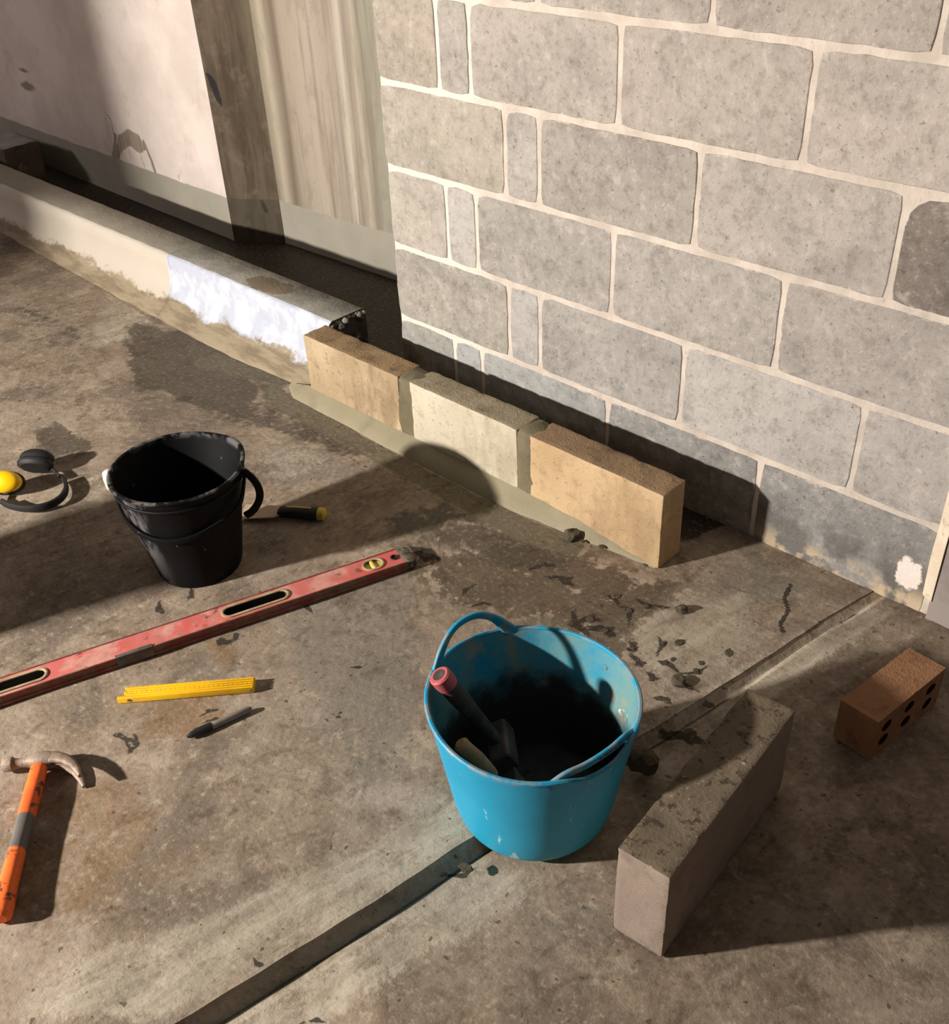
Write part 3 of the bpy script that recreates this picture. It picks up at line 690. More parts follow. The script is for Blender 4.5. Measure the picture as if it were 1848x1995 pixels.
# local: x along brick (.225), y thickness (.079), z .103; bed faces are +-y, bored through
def bored_brick(L=.222, D=.079, H=.102, holes=None):
    bm = bmesh.new(); hx, hz, r, n = [(-.072), 0, .072], [.032, .070], .0125, 10
    def face(y):
        out = []
        xs = [-L/2, -.036, .036, L/2]; zs = [0, .051, H]
        for i in range(3):
            for j in range(2):
                cx, cz = hx[i], hz[j]; ring = []; box = []
                x0, x1, z0, z1 = xs[i], xs[i+1], zs[j], zs[j+1]
                for k in range(12):
                    a = 2*math.pi*k/12+math.pi/4; ring.append(bm.verts.new((cx+r*1.25*math.cos(a), y, cz+r*math.sin(a))))
                    ca, sa_ = math.cos(a), math.sin(a); tx = ((x1-cx) if ca > 0 else (cx-x0))/max(abs(ca), 1e-6); tz = ((z1-cz) if sa_ > 0 else (cz-z0))/max(abs(sa_), 1e-6)
                    if k % 3 == 0: box.append(bm.verts.new((x1 if ca > 0 else x0, y, z1 if sa_ > 0 else z0)))
                    else:
                        t = min(tx, tz); box.append(bm.verts.new((cx+ca*t, y, cz+sa_*t)))
                for k in range(12):
                    k2 = (k+1) % 12; bm.faces.new((ring[k], ring[k2], box[k2], box[k]))
                out.append(ring)
        return out
    A_ = face(-D/2); B_ = face(D/2)
    for ra, rb in zip(A_, B_):
        for k in range(12):
            k2 = (k+1) % 12; f = bm.faces.new((ra[k], ra[k2], rb[k2], rb[k])); f.material_index = 1
    def quad(*p): bm.faces.new([bm.verts.new(q) for q in p])
    for x in (-L/2, L/2): quad((x, -D/2, 0), (x, D/2, 0), (x, D/2, H), (x, -D/2, H))
    for z in (0, H): quad((-L/2, -D/2, z), (L/2, -D/2, z), (L/2, D/2, z), (-L/2, D/2, z))
    bmesh.ops.remove_doubles(bm, verts=bm.verts, dist=1e-5); bmesh.ops.recalc_face_normals(bm, faces=bm.faces)
    es = [e_ for e_ in bm.edges if len(e_.link_faces) == 2 and e_.calc_face_angle(0) > 1.2 and e_.link_faces[0].material_index == 0 and e_.link_faces[1].material_index == 0]
    bmesh.ops.bevel(bm, geom=es, offset=.003, segments=2, affect='EDGES')
    for v_ in bm.verts:
        if v_.co.z > .002: v_.co += Vector([.0012*mnoise.noise(v_.co*40+Vector((k*5, 0, 0))) for k in range(3)])
    me = bpy.data.meshes.new('brick_body'); bm.to_mesh(me); bm.free(); me.materials.append(M_brick); me.materials.append(M_hole); return me
link('brick_body', bored_brick(), br)

# ------------------------------------------------------------------ blue flexible tub
g = NT('tub_plastic'); v = g.obj; xyz = g.sep(v)
c = g.mix(g.step(g.noise(3, v, 4), .35, .65), lin((24,140,178)), lin((34,154,190)))
c = g.mix(g.math('MULTIPLY', g.step(g.noise(1, g.scalev((60, 60, 8), v), 4), .6, .75), .3), c, lin((110,180,200)))
sc1 = g.step(g.math('ADD', g.noise(1, g.scalev((50, 50, 18), v), 4, .6), g.math('MULTIPLY', g.noise(5, v), .5)), .93, 1.0)
c = g.mix(g.math('MULTIPLY', sc1, .6), c, lin((200,216,220)))
rimd = g.math('MULTIPLY', g.step(xyz[2], .245, .272), g.step(g.noise(30, v, 4), .46, .6))
c = g.mix(g.math('MULTIPLY', rimd, .6), c, lin((150,140,122)))
g.bump(g.noise(60, v, 3), .15, .002)
M_tub = g.done(c, .5, 0, .4)
g = NT('tub_inside'); v = g.obj; xyz = g.sep(v)
c = g.mix(g.step(g.noise(7, v, 5), .36, .60), lin((34,140,172)), lin((108,146,144)))
c = g.mix(g.math('MULTIPLY', g.step(g.noise(16, v, 5), .56, .66), .8), c, lin((150,142,122)))
c = g.mix(g.step(g.noise(9, v, 5, .7), .66, .70), c, lin((216,214,204)))
c = g.mix(g.math('MULTIPLY', g.step(g.noise(45, v, 3), .66, .74), .8), c, lin((92,78,58)))
c = g.mix(g.step(g.math('ADD', xyz[2], g.math('MULTIPLY', g.math('SUBTRACT', g.noise(12, v, 5), .5),   .16)), .185, .125), c, lin((50,46,40)))  # mortar coat darkened to deepen the shade inside the tub
g.bump(g.noise(40, v, 4), .4, .003)
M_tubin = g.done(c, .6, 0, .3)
tub = thing('flexible_tub', 'bright blue flexible mixing tub with two loop handles and tools inside', 'tub', (1.040, -.962, 0))
NA = 96
def tub_r(z): return np.interp(z, [0, .006, .02, .05, .27], [.130, .137, .142, .149, .1835])
HB = math.radians(172); HF = math.radians(-11)    # back-left and front-right handles
def adiff(a, b): return (a-b+math.pi) % (2*math.pi)-math.pi
def rim_z(a):
    db, df = adiff(a, HB), adiff(a, HF)
    return .268 + .014*math.exp(-(abs(db)/.42)**4) * 0 + .0 - .012*math.exp(-(abs(df)/.30)**4)*1 + .004*math.sin(2*a+.5)
def rim_r(a):    # slightly squashed by the weight of its handles
    return 1.0 + .02*math.cos(2*(a-HF))
b = MB(); vs = []
prof_n = 16
zlist = lambda top: [0, .004, .012, .025, .05]+[.05+(top-.05)*i/10 for i in range(1, 11)]
out_rings = []
for (th, sgn) in ((0, 1), (.0032, -1)):
    for a_i in range(NA):
        a = 2*math.pi*a_i/NA; top = rim_z(a)
        for z in zlist(top):
            r = (tub_r(z)-th)*(1+(rim_r(a)-1)*z/.27); vs.append((r*math.cos(a), r*math.sin(a), z+(.003 if th else 0)*(z < .02)))
m = 15; fs = []; mi = []
for sh in (0, 1):
    o0 = sh*NA*m
    for i in range(NA):
        j = (i+1) % NA
        for k in range(m-1): fs.append((o0+i*m+k, o0+j*m+k, o0+j*m+k+1, o0+i*m+k+1)); mi.append(sh)
for i in range(NA):
    j = (i+1) % NA; fs.append((i*m+m-1, j*m+m-1, NA*m+j*m+m-1, NA*m+i*m+m-1)); mi.append(0)
fs.append(tuple(i*m for i in range(NA))); mi.append(0)
fs.append(tuple(NA*m+i*m for i in range(NA))); mi.append(1)
b.v = vs; b.f = fs; b.mi = mi
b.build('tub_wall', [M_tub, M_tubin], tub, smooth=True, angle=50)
b = MB(); path = []
for i in range(NA):
    a = 2*math.pi*i/NA; r = tub_r(.27)*rim_r(a)-.0012; path.append((r*math.cos(a), r*math.sin(a), rim_z(a)))
b.tube(path, (.0045, .0042), closed=True, n=8); b.build('rim', M_tub, tub, smooth=True)
def tub_handle(ac, half, rise, lean, wlo, whi, name='handle'):
    b = MB(); path = []; sec = []
    n = 26
    for i in range(n+1):
        t = -1+2*i/n; a = ac+half*t
        up = (1-abs(t)**2.4); r = tub_r(.27)*rim_r(a)-.002+lean*up
        path.append((r*math.cos(a), r*math.sin(a), rim_z(a)-.012+(rise+.012)*up)); w = wlo+(whi-wlo)*abs(t)**3
        sec.append((.0042, w, .55))
    # section up axis must stay radial: sweep with 'up' along the outward direction of the handle
    P_ = [Vector(p) for p in path]; vs = []
    for i, p in enumerate(P_):
        tdir = (P_[min(i+1, n)]-P_[max(i-1, 0)]).normalized(); rad = Vector((p.x, p.y, 0)).normalized()
        nrm = tdir.cross(rad).normalized(); rad2 = nrm.cross(tdir).normalized()
        for k in range(10):
            an = 2*math.pi*k/10+.3; ca, sa_ = math.cos(an), math.sin(an)
            vs.append(p+rad2*math.copysign(abs(ca)**.5, ca)*sec[i][0]+nrm*math.copysign(abs(sa_)**.5, sa_)*sec[i][1])
    b.add(vs, [(i*10+k, i*10+(k+1) % 10, (i+1)*10+(k+1) % 10, (i+1)*10+k) for i in range(n) for k in range(10)]+[tuple(range(10)), tuple(n*10+k for k in range(10))])
    return b.build(name, M_tub, tub, smooth=True, angle=60)
tub_handle(HB, .50, .056, -.004, .006, .016)
tub_handle(HF, .52, .016, -.014, .006, .009)
b = MB(); slots = []
for k in range(5):
    a = HF+.02+.06*k; up = 1-abs((a-HF)/.52)**2.4; r = tub_r(.27)*rim_r(a)-.002-.014*up+.0040; z = rim_z(a)-.012+.028*up
    ra, tv_ = Vector((math.cos(a), math.sin(a), 0)), Vector((-math.sin(a), math.cos(a), 0)); cc = ra*r+Vector((0, 0, z+.0005))
    sb = MB(); sb.add([cc+tv_*t_*.0042+Vector((0, 0, q_*.0018))+ra*d_ for d_ in (-.002, .0006) for q_ in (-1, 1) for t_ in (-1, 1)], [(0,1,3,2), (4,6,7,5), (0,4,5,1), (2,3,7,6), (0,2,6,4), (1,5,7,3)])
    sb.build('grip_slot', M_dark_mortar, tub)
# dried mortar in the bottom
b = MB(); b.lathe([(.0, .030), (.05, .034), (.10, .026), (.128, .016), (.132, .010), (0, .0095)], n=28)
o = b.build('mortar_residue', M_dark_mortar, tub, smooth=True); o['label'] = 'dark mortar left in the bottom of the tub'

# tools in the tub
M_pink = plain('pink_plastic', (188,92,96), (178,78,84), 40, .55, .4, dirt=(150,120,110), dirt_amt=.5)
M_grip = plain('grey_grip', (70,66,62), (54,50,48), 40, .7, .3, dirt=(110,102,92), dirt_amt=.5)
M_steel = plain('worn_steel', (118,112,102), (92,86,78), 50, .55, .5, metal=.5, dirt=(96,84,70), dirt_amt=.6)
M_wood = plain('pale_wood', (182,156,124), (164,138,106), 40, .7, .3, dirt=(120,98,74), dirt_amt=.5)
def aimed(name, label, cat, tip, base):
    """thing whose local +x runs from base to tip"""
    d = (Vector(tip)-Vector(base)); o = bpy.data.objects.new(name, None); COL.objects.link(o); o.empty_display_size = .05
    o.location = base; o.rotation_euler = d.to_track_quat('X', 'Z').to_euler(); tag(o, label, cat); return o, d.length
ch, L_ = aimed('club_hammer', 'club hammer with grey handle and pink end cap leaning inside the blue tub', 'hammer', (.904, -1.050, .298), (.972, -.972, .105))
b = MB(); b.tube([(.02, 0, 0), (.08, 0, 0), (.14, 0, 0), (L_-.028, 0, 0)], [(.012, .012), (.014, .014), (.017, .017), (.018, .018)], n=14); b.build('handle', M_grip, ch, smooth=True)
b = MB(); b.tube([(L_-.03, 0, 0), (L_-.02, 0, 0), (L_-.003, 0, 0), (L_, 0, 0)], [(.0185, .0185), (.020, .020), (.020, .020), (.017, .017)], n=18); b.tube([(L_-.004, 0, 0), (L_+.0005, 0, 0)], [(.012, .012)]*2, n=14, mi=1)
o = b.build('end_cap', [M_pink, M_grip], ch, smooth=True); o['label'] = 'pink end cap'
b = MB(); b.tube([(0, -.045, 0), (0, -.042, 0), (0, .042, 0), (0, .045, 0)], [(.019, .019, .3), (.022, .022, .3), (.022, .022, .3), (.019, .019, .3)], n=16); b.build('hammer_head', M_steel, ch, smooth=True, angle=35)
tr, L_ = aimed('brick_trowel', 'brick trowel with pale wooden handle leaning on the near side of the blue tub', 'trowel', (.998, -1.099, .238), (1.045, -1.048, .125))
b = MB(); b.tube([(.03, 0, 0), (.04, 0, 0), (.08, 0, 0), (.12, 0, 0), (L_-.006, 0, 0), (L_, 0, 0)], [(.010, .010), (.012, .012), (.015, .015), (.013, .013), (.014, .014), (.008, .008)], n=14); b.build('handle', M_wood, tr, smooth=True)
b = MB(); b.tube([(.03, 0, 0), (.005, 0, 0), (-.01, 0, .012), (-.02, 0, .016)], (.005, .005), n=8); b.add([(-.02, -.045, .014), (-.02, .045, .014), (-.09, .03, .014), (-.10, 0, .014), (-.09, -.03, .014), (-.02, -.045, .0165), (-.02, .045, .0165), (-.09, .03, .0165), (-.10, 0, .0165), (-.09, -.03, .0165)],
    [(0,1,2,3,4), (9,8,7,6,5), (0,5,6,1), (1,6,7,2), (2,7,8,3), (3,8,9,4), (4,9,5,0)]); b.build('blade', M_steel, tr)

# ------------------------------------------------------------------ black bucket
g = NT('bucket_plastic'); v = g.obj; xyz = g.sep(v)
c = g.mix(g.step(g.noise(6, v, 4), .4, .65), lin((8,8,9)), lin((13,13,15)))
sm = g.noise(1, g.scalev((26, 26, 9), v), 5, .65)
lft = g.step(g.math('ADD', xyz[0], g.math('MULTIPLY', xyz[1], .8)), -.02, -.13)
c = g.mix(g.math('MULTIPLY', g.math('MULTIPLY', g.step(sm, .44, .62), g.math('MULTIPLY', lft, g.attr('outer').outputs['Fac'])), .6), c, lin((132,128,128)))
c = g.mix(g.math('MULTIPLY', g.step(g.noise(30, v, 4, .7), .66, .72), .4), c, lin((120,116,112)))
rimd = g.math('MULTIPLY', g.step(xyz[2], .252, .268), g.step(g.noise(22, v, 4), .46, .58))
c = g.mix(g.math('MULTIPLY', rimd, .5), c, lin((130,127,124)))
M_bucket = g.done(c, .6, 0, .15)
M_pl = plain('pale_grip', (206,200,192), (190,182,172), 40, .6, .3)
bb = thing('builders_bucket', 'black plastic builders bucket smeared with dried mortar, bail folded down', 'bucket', (-.048, -.962, 0))
NB = 80; LIP = math.radians(78); SKX, SKY = -.025/.264, .009/.264    # rim pulled slightly out of round over the base
def bk_r(z, a):
    r = np.interp(z, [0, .008, .262], [.099, .103, .151]); k = max(0, (z-.17)/.095)
    d = adiff(a, LIP); return r+.004*k*k*math.exp(-(d/.42)**2)
def bk_top(a): return .264+.006*math.exp(-(adiff(a, LIP)/.42)**2)
b = MB(); vs = []; m = 15
for th in (0, .003):
    for i in range(NB):
        a = 2*math.pi*i/NB; top = bk_top(a)
        for z in [0, .003, .010]+[.010+(top-.010)*q/12 for q in range(1, 13)]:
            r = bk_r(z, a)-th; vs.append((r*math.cos(a)+SKX*z, r*math.sin(a)+SKY*z, z+(.003 if th and z < .01 else 0)))
fs = []
for sh in (0, 1):
    for i in range(NB):
        j = (i+1) % NB
        for k in range(m-1): fs.append((sh*NB*m+i*m+k, sh*NB*m+j*m+k, sh*NB*m+j*m+k+1, sh*NB*m+i*m+k+1))
for i in range(NB):
    j = (i+1) % NB; fs.append((i*m+m-1, j*m+m-1, NB*m+j*m+m-1, NB*m+i*m+m-1))
fs.append(tuple(i*m for i in range(NB))); fs.append(tuple(NB*m+i*m for i in range(NB)))
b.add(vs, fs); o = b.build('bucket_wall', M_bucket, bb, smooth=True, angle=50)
at = o.data.attributes.new('outer', 'FLOAT', 'POINT'); at.data.foreach_set('value', np.array([1. if v_.normal.x*v_.co.x+v_.normal.y*v_.co.y > 0 else 0. for v_ in o.data.vertices], np.float32))
b = MB()
for zz, ww in ((0, .0055), (-.026, .0035)):
    path = []
    for i in range(NB):
        a = 2*math.pi*i/NB; z = bk_top(a)+zz; r = bk_r(z, a)+.0015; path.append((r*math.cos(a)+SKX*z, r*math.sin(a)+SKY*z, z))
    b.tube(path, (ww, .004), closed=True, n=8)
b.build('rim', M_bucket, bb, smooth=True)
# bail: pivots left and right in the picture, hanging down round the near side
PA_, PB_ = math.radians(222), math.radians(42)
b = MB(); path = []; sec = []
n = 40
for i in range(n+1):
    t = i/n; a = PA_+(PB_+2*math.pi-PA_)*t
    sag = math.sin(math.pi*t); z = .242-.085*sag**.75 if True else 0
    r = bk_r(z, a)+.007+.016*math.exp(-((t-.86)/.10)**2)
    path.append((r*math.cos(a)+SKX*z, r*math.sin(a)+SKY*z, z)); sec.append((.0035, .0075, .6))
b.tube(path, sec, n=10); b.build('bail_handle', M_bucket, bb, smooth=True)
b = MB()   # right-hand loop of the bail standing off the wall
a0 = math.radians(40); pts = []
for i in range(17):
    t = i/16; a = a0+.02*t; z = .258-.125*t; r = .151-.012*t+.040*math.sin(math.pi*t)**.7
    pts.append((r*math.cos(a)+SKX*z, r*math.sin(a)+SKY*z, z))
b.tube(pts, (.009, .005, .6), up=(-math.sin(a0), math.cos(a0), 0), n=10); b.build('side_loop', M_bucket, bb, smooth=True)
b = MB(); a = math.radians(222); c0 = Vector(((bk_r(.25, a)+.014)*math.cos(a)+SKX*.24, (bk_r(.25, a)+.014)*math.sin(a)+SKY*.24, .236)); tv = Vector((-math.sin(a), math.cos(a), 0))
b.tube([c0+tv*.0+Vector((0, 0, -.030)), c0+Vector((0, 0, -.024)), c0, c0+Vector((0, 0, .018)), c0+Vector((0, 0, .024))], [(.009, .008), (.016, .014), (.018, .016), (.016, .014), (.008, .007)], up=tuple(tv), n=14)
o = b.build('bail_grip', M_pl, bb, smooth=True); o['label'] = 'pale mortar-coated grip'

# ------------------------------------------------------------------ spirit level
M_red = NT('red_paint'); g = M_red; v = g.obj
c = g.mix(g.step(g.noise(8, v, 4), .35, .65), lin((204,90,86)), lin((196,112,104)))
c = g.mix(g.math('MULTIPLY', g.step(g.noise(13, v, 5), .47, .64), .7), c, lin((206,160,146)))
c = g.mix(g.math('MULTIPLY', g.step(g.noise(24, v, 5, .7), .60, .67), .85), c, lin((92,44,40)))
c = g.mix(g.math('MULTIPLY', g.step(g.noise(45, v, 5, .7), .45, .68), .5), c, lin((150,118,98)))
g.bump(g.noise(60, v), .2, .002); M_red = g.done(c, .55, 0, .4)
M_redside = plain('red_side', (138,66,58), (122,66,56), 30, .6, .35, dirt=(128,104,82), dirt_amt=.9, th=(.42, .65))
M_black = plain('black_rubber', (28,27,27), (40,38,37), 40, .7, .3)
M_cap = plain('crusted_cap', (126,112,96), (60,54,48), 60, .8, .2, dirt=(176,160,138), dirt_amt=.7, bump=.5)
M_vial = plain('vial_yellow', (214,190,96), (196,170,86), 30, .3, .5)
M_frame = plain('vial_frame', (176,158,126), (150,130,100), 50, .7, .3, dirt=(110,92,72), dirt_amt=.5)
M_metal = plain('brushed_metal', (122,114,104), (84,76,68), 40, .6, .4, metal=.2)
ex = Vector((.335, .942, 0)).normalized(); endp = Vector((.332, -.640, 0))
lv = thing('spirit_level', 'long red box spirit level lying flat on the floor below the black bucket', 'spirit level', tuple(endp), math.atan2(ex.y, ex.x))
# local: x=0 at the far end, body runs to -1.2; y across (width .064), z up
HW, HT, LL = .032, .027, 1.20
holes = [(-.097, -.048, .019), (-.440, -.285, .0175), (-.985, -.825, .0175)]   # x0, x1, half width (vial window, two hand holes)
b = MB()
def plate(z, flip):
    xs = [-LL]
    for h in sorted(holes): xs += [h[0], h[1]]
    xs.append(0); vs = []; fs = []
    for i in range(0, len(xs), 2): b.add([(xs[i], -HW+.004, z), (xs[i+1], -HW+.004, z), (xs[i+1], HW-.004, z), (xs[i], HW-.004, z)], [(0, 1, 2, 3)])
    for (x0, x1, w) in holes:
        for s_ in (-1, 1):
            n = 10; rr_ = w; pts = []
            for k in range(n+1):
                an = math.pi*k/n; pts.append((x1-rr_+rr_*math.cos(math.pi/2-an/1), 0))
            inner = [(x0, 0)]+[(x0+rr_-rr_*math.cos(math.pi/2*k/8), s_*rr_*math.sin(math.pi/2*k/8)) for k in range(1, 9)]+[(x1-rr_+rr_*math.sin(math.pi/2*k/8), s_*rr_*math.cos(math.pi/2*k/8)) for k in range(0, 9)]
            outer = [(x0, s_*(HW-.004)) if q[0] <= x0+1e-6 else (q[0], s_*(HW-.004)) for q in inner]; outer[-1] = (x1, s_*(HW-.004))
            m_ = len(inner)
            b.add([(q[0], q[1], z) for q in inner]+[(q[0], q[1], z) for q in outer], [(k, k+1, m_+k+1, m_+k) for k in range(m_-1)])
            b.add([(q[0], q[1], z) for q in inner]+[(q[0], q[1], HT/2) for q in inner], [(k, k+1, m_+k+1, m_+k) for k in range(m_-1)], 1)
plate(HT-.0018, 0); plate(.0018, 1)
for s_ in (-1, 1):     # edge rails
    b.add([(x, s_*y, z) for x in (-LL, 0) for (y, z) in ((HW-.004, .0018), (HW-.003, 0), (HW-.0005, 0), (HW, .0008), (HW, .008), (HW-.0025, .0095), (HW-.0025, HT-.0095), (HW, HT-.008), (HW, HT-.0008), (HW-.0005, HT), (HW-.003, HT), (HW-.004, HT-.0018))],
          [(k, k+1, 12+k+1, 12+k) for k in range(11)], 2)
for x in (-LL, 0): b.add([(x, -HW+.003, .001), (x, HW-.003, .001), (x, HW-.003, HT-.001), (x, -HW+.003, HT-.001)], [(0, 1, 2, 3)], 2)
b.build('body', [M_red, M_black, M_redside], lv)
b = MB(); b.tube([(-.004, 0, HT/2), (.0, 0, HT/2), (.022, 0, HT/2), (.028, 0, HT/2)], [(HW-.001, HT/2-.0005, .4), (HW, HT/2, .4), (HW, HT/2, .4), (HW-.004, HT/2-.004, .4)], n=20); o = b.build('end_cap', M_cap, lv, smooth=True, angle=35); o['label'] = 'mortar-crusted end cap'
def ring_slot(x0, x1, w, name, mat, t=.0035, h=.0022):
    b = MB(); path = []
    for k in range(13): an = math.pi/2+math.pi*k/12; path.append((x0+w+w*math.cos(an), w*math.sin(an), HT-.0005))
    for k in range(13): an = -math.pi/2+math.pi*k/12; path.append((x1-w+w*math.cos(an), w*math.sin(an), HT-.0005))
    b.tube(path, (t, h, .6), closed=True, n=8); return b.build(name, mat, lv, smooth=True)
for h in holes[1:]: ring_slot(h[0], h[1], h[2], 'hand_hole_trim', M_frame)
ring_slot(holes[0][0], holes[0][1], holes[0][2], 'vial_trim', M_frame, .003)
b = MB(); b.tube([(-.0725, -.0185, HT-.006), (-.0725, .0185, HT-.006)], (.0062, .0055), n=12); b.box(-.096, -.049, -.018, .018, HT-.0075, HT-.006, 0); b.build('vial', M_vial, lv, smooth=True)
b = MB(); b.lathe([(0, 0), (.0075, 0), (.0095, .002), (.0095, .0035), (.007, .004), (.006, .001), (0, .0005)], (-.018, .0, HT-.0018), 18); b.build('plug', M_black, lv, smooth=True)
b = MB(); b.box(-.685, -.605, -HW-.0008, -HW+.010, .0030, HT+.0012); o = b.build('side_label', M_metal, lv); o['label'] = 'worn silver label'

# ------------------------------------------------------------------ folding rule
M_yel = NT('yellow_rule'); g = M_yel; v = g.obj; xyz = g.sep(v)
tick = g.math('GREATER_THAN', g.math('FRACT', g.math('MULTIPLY', xyz[0], 100.0)), .78)
rows = g.math('MULTIPLY', tick, g.math('MAXIMUM', g.step(xyz[1], .0085, .010), g.math('MULTIPLY', g.step(xyz[1], -.0015, -.0025), g.step(xyz[1], -.009, -.008))))
c = g.mix(g.step(g.noise(20, v, 4), .4, .65), lin((236,184,20)), lin((222,168,18)))
c = g.mix(g.math('MULTIPLY', rows, .35), c, lin((120,88,20)))
c = g.mix(g.math('MULTIPLY', g.step(g.noise(40, v, 4), .6, .7), .4), c, lin((196,172,96))); M_yel = g.done(c, .45, 0, .4)
fr = thing('folding_rule', 'folded yellow measuring rule lying on the floor below the red level', 'ruler', (.316, -1.229, 0), math.atan2(.209, .188))
for k in range(5):      # leaves of the folded rule, side by side on edge
    y = -.0165+.0066*k; dx = (.004 if k % 2 else -.002) - (.012 if k == 0 else 0)
    b = MB(); b.tube([(-.136+dx, y, .0085), (-.1340+dx, y, .0085), (.1315, y, .0085), (.1335, y, .0085)], [(.0024, .006, .5), (.0030, .0085, .45), (.0030, .0085, .45), (.0024, .006, .5)], n=12)
    b.build('rule_leaf', M_yel, fr, smooth=True, angle=35)
for s_ in (-1, 1):
    b = MB(); b.tube([(.1265*s_, -.0205, .0085), (.1265*s_, .0140, .0085)], (.0035, .0035), n=10); b.build('hinge_pin', M_metal, fr, smooth=True)

# ------------------------------------------------------------------ marker
M_mk = plain('marker_grey', (150,139,124), (124,115,103), 30, .5, .4); M_mkt = plain('marker_cap', (30,32,36), None, 30, .4, .5)
pd = Vector((.463-.425, -1.150+1.309, 0)); mk = thing('marker_pen', 'grey marker pen with black cap lying below the yellow rule', 'pen', (.425, -1.311, 0), math.atan2(pd.y, pd.x))
b = MB(); b.tube([(.045, 0, .0075), (.05, 0, .0075), (.13, 0, .0075), (.138, 0, .0075)], [(.0072, .0072), (.0075, .0075), (.0072, .0072), (.004, .004)], n=14); b.build('barrel', M_mk, mk, smooth=True)
b = MB(); b.tube([(.0, 0, .0078), (.006, 0, .0078), (.012, 0, .0078), (.052, 0, .0078)], [(.003, .003), (.0055, .0055), (.0074, .0074), (.0080, .0080)], n=14); b.tube([(.018, .0085, .0095), (.05, .0085, .0095)], (.0014, .0018), n=6); b.build('cap', M_mkt, mk, smooth=True)

# ------------------------------------------------------------------ claw hammer (local: x along the handle away from the head, y towards the claw)
M_or = NT('orange_grip'); g = M_or; v = g.obj; xyz = g.sep(v)
c = g.mix(g.step(g.noise(18, v, 4), .4, .65), lin((246,112,44)), lin((232,98,40)))
c = g.mix(g.math('MULTIPLY', g.step(g.noise(28, v, 5), .58, .64), .9), c, lin((70,46,34)))
band = g.math('MULTIPLY', g.step(g.math('ADD', xyz[0], g.math('MULTIPLY', g.noise(40, v), .015)), .142, .148), g.step(xyz[0], .218, .212))
c = g.mix(band, c, g.mix(g.noise(30, v), lin((112,106,100)), lin((86,80,76)))); g.bump(g.noise(50, v, 3), .3, .002)
M_or = g.done(c, .6, 0, .35)
M_head = plain('hammer_steel', (156,138,120), (124,106,92), 60, .65, .4, metal=.25, dirt=(176,158,138), dirt_amt=.5, bump=.4)
hu = Vector((.784, -.620, 0)); hm = thing('claw_hammer', 'claw hammer with worn orange handle lying at the left edge', 'hammer', (.272, -1.543, 0), math.atan2(hu.y, hu.x))
HZ = .019
b = MB(); b.tube([(-.012, 0, HZ), (0, 0, HZ), (.016, 0, HZ), (.02, 0, HZ), (.10, 0, HZ), (.15, 0, HZ), (.22, 0, HZ), (.29, 0, HZ), (.325, 0, HZ), (.345, 0, HZ), (.352, 0, HZ)],
    [(.010, .008, .7), (.0115, .009, .7), (.012, .0095, .7), (.0155, .0135, .8), (.0158, .0160, .8), (.0150, .0160, .8), (.0146, .0162, .8), (.0158, .0170, .8), (.0190, .0180, .8), (.0185, .0175, .8), (.012, .011, .8)], n=18)
b.build('handle', M_or, hm, smooth=True)
b = MB()
b.tube([(0, -.072, HZ), (0, -.070, HZ), (0, -.054, HZ), (0, -.051, HZ), (0, -.038, HZ), (0, -.022, HZ), (0, -.010, HZ), (0, .012, HZ), (.002, .022, HZ)],
       [(.0125, .0125), (.0145, .0145), (.0145, .0145), (.011, .011), (.0095, .0095), (.0115, .0115), (.016, .0155, .7), (.016, .0155, .7), (.013, .0145, .7)], up=(0, 0, 1), n=16)
for s_ in (-1, 1):       # two claw prongs, one over the other
    pts = [(.0, .014, HZ+s_*.006), (.003, .030, HZ+s_*.007), (.013, .050, HZ+s_*.009), (.030, .068, HZ+s_*.0115), (.052, .082, HZ+s_*.014), (.068, .089, HZ+s_*.0155)]
    b.tube(pts, [(.0140, .0080, .8), (.0130, .0075, .8), (.0110, .0068, .8), (.0086, .0060, .8), (.0062, .0052, .8), (.0030, .0042, .8)], up=(0, 0, 1), n=12)
b.build('hammer_head', M_head, hm, smooth=True, angle=45)

# ------------------------------------------------------------------ filling knife behind the bucket
M_blade = plain('filmed_blade', (176,154,124), (160,138,108), 40, .6, .3, dirt=(196,180,150), dirt_amt=.5)
kd = Vector((.142, .098, 0)); fk = thing('filling_knife', 'filling knife with black and yellow handle lying behind the black bucket', 'scraper', (-.055, -.712, 0), math.atan2(kd.y, kd.x))
b = MB(); b.add([(-.105, -.034, z) for z in (.006, .0075)]+[(-.105, .034, z) for z in (.006, .0075)]+[(-.01, .026, z) for z in (.012, .0145)]+[(.004, .016, z) for z in (.013, .0165)]+[(.004, -.016, z) for z in (.013, .0165)]+[(-.01, -.026, z) for z in (.012, .0145)],
    [(0, 2, 4, 6, 8, 10), (11, 9, 7, 5, 3, 1)]+[(2*k, 2*k+1, (2*k+3) % 12, (2*k+2) % 12) for k in range(6)]); b.build('blade', M_blade, fk)
b = MB(); b.tube([(-.002, 0, .0145), (.004, 0, .0145), (.03, 0, .0155), (.07, 0, .015), (.102, 0, .0155), (.106, 0, .0155)], [(.014, .009, .7), (.0165, .0115, .7), (.0155, .0135, .7), (.0165, .014, .7), (.0175, .0145, .7), (.016, .013, .7)], n=16); b.build('handle', M_black, fk, smooth=True)
b = MB(); b.tube([(.103, 0, .0155), (.107, 0, .0155), (.120, 0, .0155), (.124, 0, .0155)], [(.0165, .0135, .7), (.0178, .0148, .7), (.016, .0135, .7), (.010, .009, .7)], n=16); b.tube([(.02, .004, .0285), (.05, .005, .029), (.085, .004, .0292)], (.003, .0016), n=8)
o = b.build('handle_end', plain('yellow_end', (206,178,40), (190,160,50), 30, .5, .4, dirt=(200,190,160), dirt_amt=.5), fk, smooth=True); o['label'] = 'yellow handle end'

